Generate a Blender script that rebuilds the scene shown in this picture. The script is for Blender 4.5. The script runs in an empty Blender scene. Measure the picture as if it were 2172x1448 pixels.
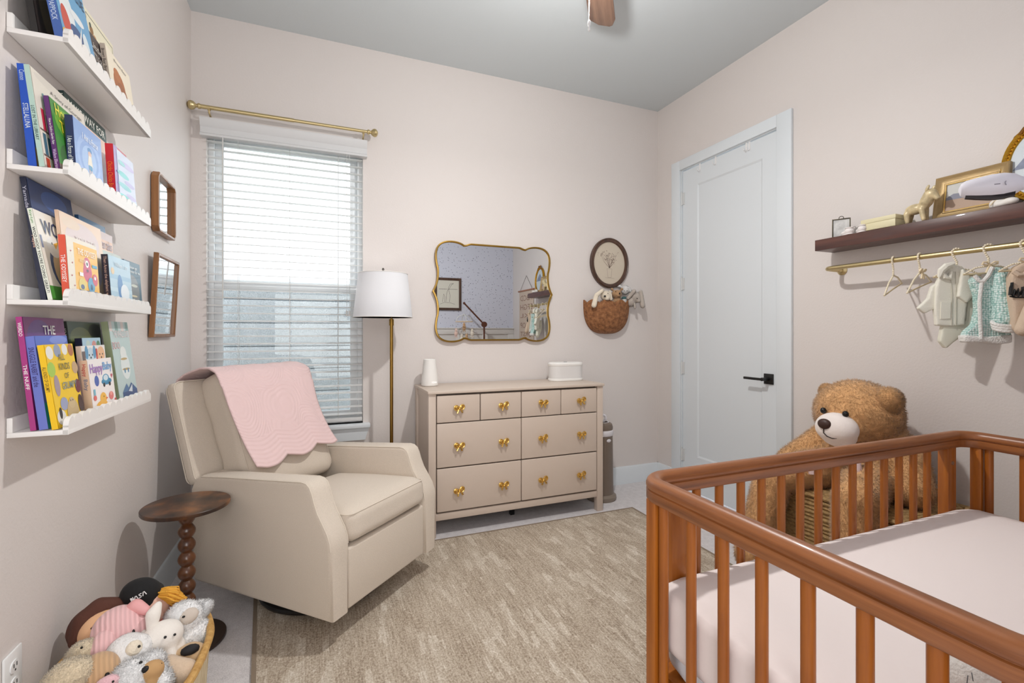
import bpy, bmesh, math, random
from mathutils import Vector, Matrix, Euler
from mathutils.bvhtree import BVHTree
random.seed(7)
PI = math.pi
S = bpy.context.scene
COL = S.collection
# ------------------------------------------------------------------ camera, world, lights
CAMH = 1.226
TH = math.radians(22.18)
cd = bpy.data.cameras.new('camera'); cam = bpy.data.objects.new('camera', cd); COL.objects.link(cam)
cam.location = (0, 0, CAMH); cam.rotation_euler = (PI/2, 0, -TH)
cd.sensor_width = 36; cd.lens = 1005.4/2172*36; cd.shift_y = -19.4/2172; cd.clip_start = .02
S.camera = cam
S.view_settings.view_transform = 'Standard'; S.view_settings.look = 'None'
S.view_settings.gamma = 1; S.view_settings.exposure = 0.0; S.view_settings.use_curve_mapping = False
w = bpy.data.worlds.new('sky'); S.world = w; w.use_nodes = True
w.node_tree.nodes['Background'].inputs[0].default_value = (.95, .975, 1.0, 1)
w.node_tree.nodes['Background'].inputs[1].default_value = 3.4

def light(name, kind, loc, energy, col=(1, 1, 1), size=.1, size_y=None, rot=(0, 0, 0)):
    l = bpy.data.lights.new(name, kind); l.energy = energy; l.color = col
    if kind == 'AREA':
        l.size = size
        if size_y: l.shape = 'RECTANGLE'; l.size_y = size_y
    else: l.shadow_soft_size = size
    o = bpy.data.objects.new(name, l); COL.objects.link(o); o.location = loc; o.rotation_euler = rot
    return o
fl = light('fan_light_lens', 'AREA', (.985, 1.63, 2.52), 13.8, (1, .98, .955), .09); fl.data.shape = 'DISK'
light('fan_light', 'POINT', (.985, 1.63, 2.52), 36, (1, .98, .955), .035)
light('doorway_fill', 'AREA', (-.05, -.60, 1.55), 27, (1, .985, .97), 1.0, 1.9, (math.radians(93), 0, 0))  # added soft fill from behind the camera, not a hall fixture
light('lamp_bulb', 'POINT', (.365, 2.985, 1.44), 1.6, (1, .97, .95), .04)

XL, XR, YB, YF, ZC = -.68, 2.632, 3.22, -.02, 3.075

# ------------------------------------------------------------------ helpers
def lin(c):
    return tuple((v/255/12.92 if v/255 <= .04045 else ((v/255+.055)/1.055)**2.4) for v in c)
MATS = {}
def nodes(name):
    m = bpy.data.materials.new(name); m.use_nodes = True
    nt = m.node_tree
    return m, nt, nt.nodes['Principled BSDF']
def N(nt, t, **k):
    n = nt.nodes.new(t)
    for a, b in k.items():
        if a in n.inputs: n.inputs[a].default_value = b
        else: setattr(n, a, b)
    return n
def coords(nt, scale=(1, 1, 1), out='Object'):
    tc = N(nt, 'ShaderNodeTexCoord'); mp = N(nt, 'ShaderNodeMapping'); mp.inputs['Scale'].default_value = scale
    nt.links.new(tc.outputs[out], mp.inputs['Vector']); return mp.outputs[0]
def noise(nt, vec, scale, detail=3, rough=.55):
    n = N(nt, 'ShaderNodeTexNoise'); n.inputs['Scale'].default_value = scale; n.inputs['Detail'].default_value = detail
    n.inputs['Roughness'].default_value = rough
    nt.links.new(vec, n.inputs['Vector']); return n.outputs['Fac']
def ramp(nt, fac, stops):
    r = N(nt, 'ShaderNodeValToRGB'); e = r.color_ramp.elements
    while len(e) < len(stops): e.new(.5)
    for i, (p, c) in enumerate(stops): e[i].position = p; e[i].color = (*c, 1)
    nt.links.new(fac, r.inputs[0]); return r.outputs[0]
def bumpn(nt, b, h, strength, dist=.01):
    n = N(nt, 'ShaderNodeBump'); n.inputs['Strength'].default_value = strength; n.inputs['Distance'].default_value = dist
    nt.links.new(h, n.inputs['Height']); nt.links.new(n.outputs[0], b.inputs['Normal'])
def M(name, col, rough=.5, metal=0, bump=None, var=None, sheen=0, coat=0, emit=0, vec=(1, 1, 1)):
    if name in MATS: return MATS[name]
    m, nt, b = nodes(name); c = lin(col)
    b.inputs['Base Color'].default_value = (*c, 1); b.inputs['Roughness'].default_value = rough; b.inputs['Metallic'].default_value = metal
    b.inputs['Sheen Weight'].default_value = sheen; b.inputs['Coat Weight'].default_value = coat
    if emit: b.inputs['Emission Color'].default_value = (*c, 1); b.inputs['Emission Strength'].default_value = emit
    if var or bump: v = coords(nt, vec)
    if var:
        s, a = var; f = noise(nt, v, s)
        nt.links.new(ramp(nt, f, [(.3, tuple(x*(1-a) for x in c)), (.7, tuple(min(1, x*(1+a)) for x in c))]), b.inputs['Base Color'])
    if bump: bumpn(nt, b, noise(nt, v, bump[0], 2), bump[1], bump[2] if len(bump) > 2 else .01)
    MATS[name] = m; return m
def WOOD(name, c1, c2, axis=2, scale=18, rough=.35, coat=.15, stretch=.06):
    if name in MATS: return MATS[name]
    m, nt, b = nodes(name)
    sc = [1, 1, 1]
    for ax in ([axis] if isinstance(axis, int) else axis): sc[ax] = stretch
    v = coords(nt, tuple(sc)); f = noise(nt, v, scale, 5, .6)
    nt.links.new(ramp(nt, f, [(.3, lin(c1)), (.7, lin(c2))]), b.inputs['Base Color'])
    b.inputs['Roughness'].default_value = rough; b.inputs['Coat Weight'].default_value = coat
    bumpn(nt, b, f, .08, .003); MATS[name] = m; return m

def flat(bm, mi, f0):
    for f in bm.faces[f0:] if False else []: f.material_index = mi
def newf(bm, vs, mi=0, smooth=False):
    try: f = bm.faces.new(vs)
    except ValueError: return None
    f.material_index = mi; f.smooth = smooth; return f
def BM(): return bmesh.new()
def box(bm, c, s, rot=None, mi=0, bev=0, seg=2):
    t = bmesh.new(); bmesh.ops.create_cube(t, size=1)
    for v in t.verts: v.co = Vector((v.co.x*s[0], v.co.y*s[1], v.co.z*s[2]))
    if bev: bmesh.ops.bevel(t, geom=t.edges[:], offset=min(bev, min(s)*.49), segments=seg, profile=.5, affect='EDGES')
    R = Euler(rot).to_matrix() if rot else Matrix.Identity(3)
    merge(bm, t, lambda p: R @ p + Vector(c), mi, bev > 0)
def merge(bm, t, fn=lambda p: p, mi=None, smooth=False):
    t.verts.index_update(); vs = [bm.verts.new(fn(v.co)) for v in t.verts]
    for f in t.faces: newf(bm, [vs[v.index] for v in f.verts], f.material_index if mi is None else mi, smooth)
    t.free()
def bx(bm, x0, x1, y0, y1, z0, z1, mi=0, bev=0, seg=2):
    box(bm, ((x0+x1)/2, (y0+y1)/2, (z0+z1)/2), (x1-x0, y1-y0, z1-z0), None, mi, bev, seg)
def frame_of(d):
    d = d.normalized(); a = Vector((0, 0, 1)) if abs(d.z) < .9 else Vector((1, 0, 0))
    u = d.cross(a).normalized(); return u, d.cross(u).normalized()
def tube(bm, pts, r, n=10, closed=False, mi=0, caps=True):
    pts = [Vector(p) for p in pts]; k = len(pts); rr = r if isinstance(r, (list, tuple)) else [r]*k
    rings = []; u = None
    for i, p in enumerate(pts):
        if closed: d = pts[(i+1) % k]-pts[i-1]
        else: d = pts[min(i+1, k-1)]-pts[max(i-1, 0)]
        d.normalize()
        if u is None: u, v = frame_of(d)
        else:
            u = (u-d*u.dot(d)).normalized(); v = d.cross(u)
        rings.append([bm.verts.new(p+rr[i]*(math.cos(2*PI*j/n)*u+math.sin(2*PI*j/n)*v)) for j in range(n)])
    for i in range(k if closed else k-1):
        a, b = rings[i], rings[(i+1) % k]
        for j in range(n): newf(bm, [a[j], a[(j+1) % n], b[(j+1) % n], b[j]], mi, True)
    if caps and not closed: newf(bm, rings[0][::-1], mi); newf(bm, rings[-1], mi)
def cyl(bm, p0, p1, r0, r1=None, n=24, mi=0): tube(bm, [p0, p1], [r0, r0 if r1 is None else r1], n, False, mi)
def lathe(bm, prof, n=40, c=(0, 0, 0), mi=0, sx=1, sy=1, caps=True, smooth=True):
    rings = []
    for r, z in prof:
        rings.append([bm.verts.new((c[0]+sx*r*math.cos(2*PI*j/n), c[1]+sy*r*math.sin(2*PI*j/n), c[2]+z)) for j in range(n)])
    for a, b in zip(rings, rings[1:]):
        for j in range(n): newf(bm, [a[j], a[(j+1) % n], b[(j+1) % n], b[j]], mi, smooth)
    if caps: newf(bm, rings[0][::-1], mi); newf(bm, rings[-1], mi)
def sph(bm, c, r, rot=None, sub=3, mi=0):
    t = bmesh.new(); bmesh.ops.create_icosphere(t, subdivisions=sub, radius=1)
    r = r if isinstance(r, (list, tuple)) else (r, r, r); R = Euler(rot).to_matrix() if rot else Matrix.Identity(3)
    merge(bm, t, lambda p: R @ Vector((p.x*r[0], p.y*r[1], p.z*r[2])) + Vector(c), mi, True)
def prism(bm, poly, fn0, fn1, mi=0, smooth=False, bev=0):
    t = bmesh.new()
    a = [t.verts.new(fn0(p)) for p in poly]; b = [t.verts.new(fn1(p)) for p in poly]; k = len(poly)
    newf(t, a[::-1]); newf(t, b)
    for i in range(k): newf(t, [a[i], a[(i+1) % k], b[(i+1) % k], b[i]])
    bmesh.ops.recalc_face_normals(t, faces=t.faces[:])
    if bev:
        es = [e for e in t.edges if any(len(f.verts) > 4 for f in e.link_faces)]
        bmesh.ops.bevel(t, geom=es, offset=bev, segments=3, profile=.5, affect='EDGES')
    bmesh.ops.triangulate(t, faces=[f for f in t.faces if len(f.verts) > 4])
    merge(bm, t, lambda p: p, mi, smooth)
def rbox(bm, c, s, r, crown=0, n=10, rot=None, mi=0, fn=None):
    t = bmesh.new(); bmesh.ops.create_cube(t, size=2)
    bmesh.ops.subdivide_edges(t, edges=t.edges[:], cuts=n, use_grid_fill=True)
    h = Vector(s)/2; R = Euler(rot).to_matrix() if rot else Matrix.Identity(3)
    def f(p):
        q = Vector((p.x*h.x, p.y*h.y, p.z*h.z))
        i = Vector((max(-h.x+r, min(h.x-r, q.x)), max(-h.y+r, min(h.y-r, q.y)), max(-h.z+r, min(h.z-r, q.z))))
        d = q-i
        if d.length > 1e-9: q = i+d.normalized()*r
        if crown: q.z += math.copysign(1, p.z)*crown*(1-p.x**2)*(1-p.y**2)*abs(p.z)
        if fn: q = fn(q, p)
        return R @ q + Vector(c)
    merge(bm, t, f, mi, True)
def sweep(bm, path, sec, nrm, closed=True, mi=0, smooth=True):
    # sec: (outward, up) pairs; nrm = plane normal ("up")
    path = [Vector(p) for p in path]; k = len(path); nrm = Vector(nrm); rings = []
    for i in range(k):
        if closed: d0 = (path[i]-path[i-1]).normalized(); d1 = (path[(i+1) % k]-path[i]).normalized()
        else:
            d0 = (path[i]-path[max(i-1, 0)]); d1 = (path[min(i+1, k-1)]-path[i])
            if d0.length < 1e-9: d0 = d1
            if d1.length < 1e-9: d1 = d0
            d0 = d0.normalized(); d1 = d1.normalized()
        t = (d0+d1).normalized(); s = t.cross(nrm); c = max(.3, t.dot(d1))
        rings.append([bm.verts.new(path[i]+s*(a/c)+nrm*b) for a, b in sec])
    m = len(sec)
    for i in range(k if closed else k-1):
        a, b = rings[i], rings[(i+1) % k]
        for j in range(m): newf(bm, [a[j], a[(j+1) % m], b[(j+1) % m], b[j]], mi, smooth)
    if not closed: newf(bm, rings[0][::-1], mi); newf(bm, rings[-1], mi)
def link(o, parent=None):
    COL.objects.link(o)
    if parent is not None: o.parent = parent
    return o
def obj(name, bm, mat, parent=None, loc=None, rot=None, label=None, recalc=True, sharp=35):
    if recalc: bmesh.ops.recalc_face_normals(bm, faces=bm.faces[:])
    me = bpy.data.meshes.new(name); bm.to_mesh(me); bm.free()
    for m in (mat if isinstance(mat, (list, tuple)) else [mat]): me.materials.append(m)
    try: me.set_sharp_from_angle(angle=math.radians(sharp))
    except Exception: pass
    o = bpy.data.objects.new(name, me); link(o, parent)
    if loc: o.location = loc
    if rot: o.rotation_euler = rot
    if label: o['label'] = label
    return o
def thing(name, label, cat, loc=(0, 0, 0), rot=(0, 0, 0), group=None):
    o = bpy.data.objects.new(name, None); o.empty_display_size = .05; COL.objects.link(o)
    o.location = loc; o.rotation_euler = rot if isinstance(rot, (tuple, list, Euler)) else (0, 0, rot)
    return tag(o, label, cat, group)
def tag(o, label, cat, group=None):
    o['label'] = label; o['category'] = cat
    if group: o['group'] = group
    return o
def struct(name, bm, m, parent=None):
    o = obj(name, bm, m, parent)
    if parent is None: o['kind'] = 'structure'
    return o
def inst(o, parent, loc=None, rot=None, name=None):
    c = o.copy(); link(c, parent)
    if loc: c.location = loc
    if rot: c.rotation_euler = rot
    return c
def dupthing(root, loc, rot=None, label=None, group=None):
    r = root.copy(); COL.objects.link(r); r.location = loc
    if rot is not None: r.rotation_euler = rot
    if label: r['label'] = label
    if group: r['group'] = group
    for ch in list(root.children):
        c = ch.copy(); COL.objects.link(c); c.parent = r
        for g in ch.children:
            d = g.copy(); COL.objects.link(d); d.parent = c
    return r
def ray(px, py):
    u = (px-1086)/1005.4; s, c = math.sin(TH), math.cos(TH)
    return Vector((s+u*c, c-u*s, (704.6-py)/1005.4))
EYE = Vector((0, 0, CAMH))
def atY(px, py, Y): d = ray(px, py); return EYE+d*(Y/d.y)
def atX(px, py, X): d = ray(px, py); return EYE+d*(X/d.x)
def atZ(px, py, Z): d = ray(px, py); return EYE+d*((Z-CAMH)/d.z)
def blob(name, prims, mat, parent=None, vox=.008, fur=None, smooth=4, label=None, zclip=None):
    """one continuous soft body from overlapping ellipsoids ('e'), tapered limbs ('l') and flat panels ('p')"""
    bm = BM()
    for p in prims:
        if p[0] == 'e': sph(bm, p[1], p[2], p[3] if len(p) > 3 else None, 3)
        elif p[0] == 'l':
            a, b, r0, r1 = Vector(p[1]), Vector(p[2]), p[3], p[4]
            k = max(3, int((b-a).length/(.4*min(r0, r1)))+1)
            for i in range(k):
                f = i/(k-1); sph(bm, a.lerp(b, f), r0+(r1-r0)*f, None, 2)
        elif p[0] == 'p':
            prism(bm, p[1], lambda q: Vector((q[0], p[2]-p[3]/2, q[1])), lambda q: Vector((q[0], p[2]+p[3]/2, q[1])))
        elif p[0] == 'b': box(bm, p[1], p[2], p[3] if len(p) > 3 else None)
    bmesh.ops.recalc_face_normals(bm, faces=bm.faces[:])
    me = bpy.data.meshes.new(name); bm.to_mesh(me); bm.free()
    t = bpy.data.objects.new('soft', me); COL.objects.link(t)
    r = t.modifiers.new('r', 'REMESH'); r.mode = 'VOXEL'; r.voxel_size = vox; r.use_smooth_shade = True
    s = t.modifiers.new('s', 'SMOOTH'); s.iterations = smooth; s.factor = .5
    dg = bpy.context.evaluated_depsgraph_get()
    m2 = bpy.data.meshes.new_from_object(t.evaluated_get(dg)); bpy.data.objects.remove(t); bpy.data.meshes.remove(me)
    bm = BM(); bm.from_mesh(m2); bpy.data.meshes.remove(m2)
    for f in bm.faces: f.smooth = True; f.material_index = 0
    if fur: addfur(bm, *fur)
    o = obj(name, bm, mat, parent, None, None, label, recalc=False, sharp=180)
    if fur:
        me = o.data; fn = me.attributes['fn'].data; cn = [c.vector.copy() for c in me.corner_normals]
        for pl in me.polygons:
            v = fn[pl.index].vector
            if v.length > .5:
                for li in pl.loop_indices: cn[li] = v.copy()
        me.normals_split_custom_set(cn); me.attributes.remove(me.attributes['fn'])
    return o
def addfur(bm, n, ln, wd, droop=.25, curl=.35):
    bm.normal_update(); fl_ = bm.faces.layers.float_vector.new('fn'); fs = list(bm.faces); ar = [f.calc_area() for f in fs]
    picks = random.choices(fs, ar, k=n); rg = random.random
    for f in picks:
        vs = [v.co for v in f.verts]; a, b = rg(), rg()
        p = vs[0].lerp(vs[1], a).lerp((vs[-1] if len(vs) == 3 else vs[3]).lerp(vs[2], a), b) if len(vs) == 4 else vs[0].lerp(vs[1], a).lerp(vs[2], b)
        nn = f.normal; d = (nn*.5+Vector((rg()-.5, rg()-.5, rg()-.5))*2.4*curl+Vector((0, 0, -droop))).normalized()
        s = nn.cross(d)
        if s.length < 1e-4: continue
        s = s.normalized(); q = d.cross(s); L = ln*(.6+.6*rg()); p0 = p-nn*.001; w2 = wd*.5
        bs = [bm.verts.new(p0+s*w2), bm.verts.new(p0+(-s*.5+q*.866)*w2), bm.verts.new(p0+(-s*.5-q*.866)*w2)]; tp = bm.verts.new(p0+d*L); fv = (nn+d*.3).normalized()
        for k in range(3):
            f2 = newf(bm, [bs[k], bs[(k+1) % 3], tp], 0, True); f2[fl_] = fv
def text(parent, body, w, h, mat, name='lettering', loc=None, basis=None, off=.0, keep=True, res=2):
    """flat lettering w x h (metres), lower-left corner at loc; basis = columns x(right) y(up) z(normal)"""
    cu = bpy.data.curves.new(name, 'FONT'); cu.body = body; cu.size = 1; cu.offset = off; cu.resolution_u = res; cu.align_x = 'CENTER'
    t = bpy.data.objects.new(name, cu); COL.objects.link(t)
    dg = bpy.context.evaluated_depsgraph_get(); me = bpy.data.meshes.new_from_object(t.evaluated_get(dg)); bpy.data.objects.remove(t)
    xs = [v.co.x for v in me.vertices]; ys = [v.co.y for v in me.vertices]
    x0, x1, y0, y1 = min(xs), max(xs), min(ys), max(ys)
    sx = w/(x1-x0); sy = h/(y1-y0)
    for v in me.vertices: v.co = Vector(((v.co.x-x0)*sx, (v.co.y-y0)*sy, 0))
    me.materials.clear(); me.materials.append(mat); me.name = name
    o = bpy.data.objects.new(name, me); link(o, parent)
    m = Matrix.Identity(4)
    if basis:
        for j, cvec in enumerate(basis):
            for i in range(3): m[i][j] = cvec[i]
    if loc:
        for i in range(3): m[i][3] = loc[i]
    o.matrix_local = m
    return o
FRONT = ((1, 0, 0), (0, 0, 1), (0, -1, 0))
SPINE = ((0, 0, -1), (0, -1, 0), (-1, 0, 0))

# ------------------------------------------------------------------ common materials
def wallmat(name, col, sc=95, st=.17, rough=.55):
    m, nt, b = nodes(name); b.inputs['Base Color'].default_value = (*lin(col), 1); b.inputs['Roughness'].default_value = rough
    bumpn(nt, b, noise(nt, coords(nt), sc, 2, .5), st, .004); return m
WALL = wallmat('wall_paint', (223, 216, 212))
CEIL = wallmat('ceiling_paint', (206, 213, 216), 95, .08, .8)
TRIM = M('trim_white', (226, 232, 236), .35)
WHITE = M('white_plastic', (238, 238, 238), .3)
MATTE_WHITE = M('white_paint_matte', (240, 238, 234), .5)
BRASS = M('brushed_brass', (206, 188, 142), .36, 1)
GOLD = M('polished_gold', (236, 198, 116), .24, 1)
BLACK = M('black_satin', (18, 18, 19), .35)
EYEM = M('eye_black', (14, 12, 12), .15)
MIRROR = M('mirror_silver', (232, 236, 238), .0, 1)
STEEL = M('steel', (190, 190, 188), .3, 1)

# ================================================================== ROOM
WX0, WX1, WZ0, WZ1 = -.605, .266, .64, 2.42      # window opening
DY0, DY1, DZ = 2.092, 2.94, 2.492                # door opening in the right wall
def carpet():
    m, nt, b = nodes('carpet'); v = coords(nt)
    f = noise(nt, v, 210, 3, .7); g = noise(nt, v, 30, 2)
    mx = N(nt, 'ShaderNodeMath', operation='MULTIPLY_ADD'); nt.links.new(g, mx.inputs[0]); mx.inputs[1].default_value = .35; nt.links.new(f, mx.inputs[2])
    nt.links.new(ramp(nt, mx.outputs[0], [(.42, lin((198, 193, 194))), (.85, lin((240, 236, 237)))]), b.inputs['Base Color'])
    b.inputs['Roughness'].default_value = .95; bumpn(nt, b, f, .45, .01); return m
CARPET = carpet()
bm = BM(); bx(bm, XL-.15, XR+.15, -1.5, YB+.1, -.1, 0); struct('floor', bm, CARPET)
bm = BM(); bx(bm, XL-.15, XR+.15, -1.5, YB+.1, ZC, ZC+.1); struct('ceiling', bm, CEIL)
bm = BM()
bx(bm, XL-.12, WX0, YB, YB+.12, 0, ZC); bx(bm, WX1, XR+.12, YB, YB+.12, 0, ZC)
bx(bm, WX0, WX1, YB, YB+.12, 0, WZ0); bx(bm, WX0, WX1, YB, YB+.12, WZ1, ZC)
struct('wall_back', bm, WALL)
bm = BM(); bx(bm, XL-.12, XL, -1.4, YB, 0, ZC); struct('wall_left', bm, WALL)
bm = BM()
bx(bm, XR, XR+.12, YF, DY0, 0, ZC); bx(bm, XR, XR+.12, DY1, YB, 0, ZC); bx(bm, XR, XR+.12, DY0, DY1, DZ, ZC)
struct('wall_right', bm, WALL)
def wallpaper():
    m, nt, b = nodes('wallpaper_sprigs')
    base = lin((214, 216, 230)); ink = lin((70, 76, 104)); cur = None
    outs = []
    for i, (sc, rz) in enumerate((((46, 1, 24), .6), ((24, 1, 42), -.5))):
        tc = N(nt, 'ShaderNodeTexCoord'); mp = N(nt, 'ShaderNodeMapping'); mp.inputs['Rotation'].default_value = (0, rz, 0); mp.inputs['Scale'].default_value = (sc[0], 0, sc[2])
        mp.inputs['Location'].default_value = (i*3.3, 0, i*1.7)
        nt.links.new(tc.outputs['Object'], mp.inputs['Vector'])
        v = N(nt, 'ShaderNodeTexVoronoi'); v.inputs['Scale'].default_value = 1.0; v.inputs['Randomness'].default_value = .85
        nt.links.new(mp.outputs[0], v.inputs['Vector']); outs.append(v.outputs['Distance'])
    mn = N(nt, 'ShaderNodeMath', operation='MINIMUM'); nt.links.new(outs[0], mn.inputs[0]); nt.links.new(outs[1], mn.inputs[1])
    nt.links.new(ramp(nt, mn.outputs[0], [(.135, ink), (.17, base)]), b.inputs['Base Color']); b.inputs['Roughness'].default_value = .7; return m
DOORX = .50
bm = BM(); bx(bm, DOORX, XR, YF-.12, YF, 0, ZC); bx(bm, XL, DOORX, YF-.12, YF, 2.2, ZC); bx(bm, XL, -.60, YF-.12, YF, 0, 2.2)
struct('wall_front', bm, wallpaper())
bm = BM(); bx(bm, XL, XR, -1.42, -1.40, 0, ZC); struct('wall_hall_end', bm, WALL)
bm = BM(); bx(bm, 1.1, 1.12, -1.4, YF-.12, 0, ZC); struct('wall_hall_side', bm, WALL)
# wainscot on the wallpaper wall
WNS = M('wainscot_paint', (222, 218, 214), .45)
bm = BM(); bx(bm, DOORX+.1, XR-.001, YF+.001, YF+.008, 0, 1.28); wn = struct('trim_1', bm, WNS)
bm = BM(); bx(bm, DOORX+.1, XR-.002, YF+.008, YF+.026, 1.20, 1.275, 0, .003); bx(bm, DOORX+.1, XR-.002, YF+.008, YF+.038, 1.275, 1.29, 0, .003); obj('top_rail', bm, WNS, wn)
for i in range(6):
    x = DOORX+.1+i*(XR-.09-DOORX-.1)/5
    bm = BM(); bx(bm, x, x+.09, YF+.008, YF+.024, .14, 1.20, 0, .003); obj('stile', bm, WNS, wn)
bm = BM(); bx(bm, DOORX, DOORX+.09, YF, YF+.02, 0, 2.29, 0, .003); bx(bm, -.67, -.60, YF, YF+.02, 0, 2.29, 0, .003); bx(bm, -.60, DOORX, YF, YF+.02, 2.2, 2.29, 0, .003); struct('trim_2', bm, TRIM)
def base(name, a, b):
    bm = BM(); a, b = Vector(a), Vector(b); d = (b-a).normalized(); n = Vector((-d.y, d.x, 0))
    prism(bm, [(0, 0), (.016, 0), (.016, .128), (.010, .140), (0, .140)], lambda p: a+n*p[0]+Vector((0, 0, p[1])), lambda p: b+n*p[0]+Vector((0, 0, p[1])))
    struct(name, bm, TRIM)
base('baseboard_back', (XR, YB, 0), (XL, YB, 0))
base('baseboard_left', (XL, YB, 0), (XL, YF, 0))
base('baseboard_right', (XR, YF, 0), (XR, 1.99, 0))
base('baseboard_right', (XR, 3.032, 0), (XR, YB, 0))

# ---- window
wd = bpy.data.objects.new('window_1', None); COL.objects.link(wd); wd['kind'] = 'structure'; wd.location = (0, YB, 0)
VINYL = M('window_vinyl', (235, 238, 240), .35)
def ringbox(bm, x0, x1, z0, z1, t, y0, y1, tb=None, bev=.002):
    tb = t if tb is None else tb
    bx(bm, x0, x0+t, y0, y1, z0, z1, 0, bev); bx(bm, x1-t, x1, y0, y1, z0, z1, 0, bev)
    bx(bm, x0+t, x1-t, y0, y1, z0, z0+tb, 0, bev); bx(bm, x0+t, x1-t, y0, y1, z1-tb, z1, 0, bev)
bm = BM(); ringbox(bm, WX0, WX1, WZ0, WZ1, .03, .05, .11); obj('window_frame', bm, VINYL, wd)
bm = BM(); ringbox(bm, WX0+.03, WX1-.03, 1.50, WZ1-.03, .045, .085, .105); us = obj('upper_sash', bm, VINYL, wd)
bm = BM(); ringbox(bm, WX0+.03, WX1-.03, WZ0+.03, 1.535, .045, .055, .083, .05); ls = obj('lower_sash', bm, VINYL, wd)
def glass():
    m = bpy.data.materials.new('clear_glass'); m.use_nodes = True; nt = m.node_tree; nt.nodes.remove(nt.nodes['Principled BSDF'])
    t = N(nt, 'ShaderNodeBsdfTransparent'); t.inputs[0].default_value = (.94, .97, .98, 1); g = N(nt, 'ShaderNodeBsdfGlossy'); g.inputs['Roughness'].default_value = 0
    mx = N(nt, 'ShaderNodeMixShader'); mx.inputs[0].default_value = .025
    nt.links.new(t.outputs[0], mx.inputs[1]); nt.links.new(g.outputs[0], mx.inputs[2]); nt.links.new(mx.outputs[0], nt.nodes['Material Output'].inputs[0]); return m
GLASS = glass()
bm = BM(); bx(bm, WX0+.07, WX1-.07, .092, .098, 1.54, WZ1-.07); obj('pane', bm, GLASS, us)
bm = BM(); bx(bm, WX0+.07, WX1-.07, .066, .072, WZ0+.075, 1.495); obj('pane', bm, GLASS, ls)
def screenmat():
    m = bpy.data.materials.new('insect_screen'); m.use_nodes = True; nt = m.node_tree; b = nt.nodes['Principled BSDF']
    b.inputs['Base Color'].default_value = (*lin((176, 182, 188)), 1); b.inputs['Roughness'].default_value = .6
    t = N(nt, 'ShaderNodeBsdfTransparent'); mx = N(nt, 'ShaderNodeMixShader'); f = noise(nt, coords(nt), 240, 1, .5)
    r = ramp(nt, f, [(.40, (.30,)*3), (.6, (.48,)*3)]); nt.links.new(r, mx.inputs[0])
    nt.links.new(t.outputs[0], mx.inputs[1]); nt.links.new(b.outputs[0], mx.inputs[2]); nt.links.new(mx.outputs[0], nt.nodes['Material Output'].inputs[0]); return m
bm = BM(); bx(bm, WX0+.05, WX1-.05, .106, .108, WZ0+.05, 1.51); obj('insect_screen', bm, screenmat(), wd)
bm = BM(); bx(bm, WX0-.05, WX1+.043, -.045, .05, .612, .640, 0, .006); obj('window_sill', bm, TRIM, wd)
bm = BM(); prism(bm, [(WX0-.04, .612), (WX1+.038, .612), (WX1+.012, .532), (WX0-.014, .532)], lambda p: Vector((p[0], -.02, p[1])), lambda p: Vector((p[0], 0, p[1])), 0, False, .002); obj('window_apron', bm, TRIM, wd)

# ---- fence and ground outside the window
fen = thing('garden_fence', 'pale horizontal board fence standing outside the window', 'fence', (-.6, 6.2, 0))
FM = WOOD('weathered_board', (186, 188, 190), (212, 214, 216), 0, 9, .8, 0, .15)
bm = BM(); bx(bm, -3, 3.4, 0, .022, 0, .262, 0, .006); fb = obj('board', bm, FM, fen, (0, 0, -.02))
for i in range(1, 7): inst(fb, fen, (0, .003*(i % 2), -.02+i*.272))
bm = BM(); bx(bm, -3, 3.4, .03, .05, 0, 1.8); obj('backing', bm, M('fence_backing', (84, 90, 96), .9), fen)
bm = BM(); bx(bm, -8, 8, YB+.13, 14, -.14, -.03); g = struct('floor_yard', bm, M('yard_ground', (120, 124, 104), .95, 0, (20, .5), (8, .2)))

# ---- door
dr = bpy.data.objects.new('door_1', None); COL.objects.link(dr); dr['kind'] = 'structure'; dr.location = (XR, 0, 0)
DW = M('door_white', (224, 230, 234), .4)
bm = BM()
bx(bm, -.02, 0, 1.992, DY0, 0, 2.567, 0, .003); bx(bm, -.02, 0, DY1, 3.031, 0, 2.567, 0, .003); bx(bm, -.02, 0, DY0, DY1, DZ, 2.567, 0, .003)
obj('door_casing', bm, TRIM, dr)
bm = BM(); bx(bm, 0, .10, DY0-.0, DY0+.006, 0, DZ); bx(bm, 0, .10, DY1-.006, DY1, 0, DZ); bx(bm, 0, .10, DY0, DY1, DZ-.004, DZ); obj('door_jamb', bm, TRIM, dr)
ds = BM(); y0, y1, z0, z1 = DY0+.009, DY1-.009, .012, DZ-.012; py0, py1, pz0, pz1 = 2.214, 2.780, .284, 2.344
bx(ds, .008, .043, y0, py0, z0, z1); bx(ds, .008, .043, py1, y1, z0, z1); bx(ds, .008, .043, py0, py1, z0, pz0); bx(ds, .008, .043, py0, py1, pz1, z1)
slab = obj('door_slab', ds, DW, dr)
bm = BM(); bx(bm, .016, .038, py0-.002, py1+.002, pz0-.002, pz1+.002)
obj('door_panel', bm, DW, slab)
bm = BM()
for (a, b) in (((py0, pz0), (py1, pz0)), ((py1, pz0), (py1, pz1)), ((py1, pz1), (py0, pz1)), ((py0, pz1), (py0, pz0))):
    p, q = Vector((.0155, a[0], a[1])), Vector((.0155, b[0], b[1])); c = Vector((.0155, (py0+py1)/2, (pz0+pz1)/2))
    d = (q-p).normalized(); n = Vector((0, -d.z, d.y))
    prism(bm, [(0, .0), (.012, 0), (0, -.0075)], lambda s: p+n*s[0]+Vector((s[1], 0, 0)), lambda s: q+n*s[0]+Vector((s[1], 0, 0)))
obj('panel_moulding', bm, DW, slab)
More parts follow.
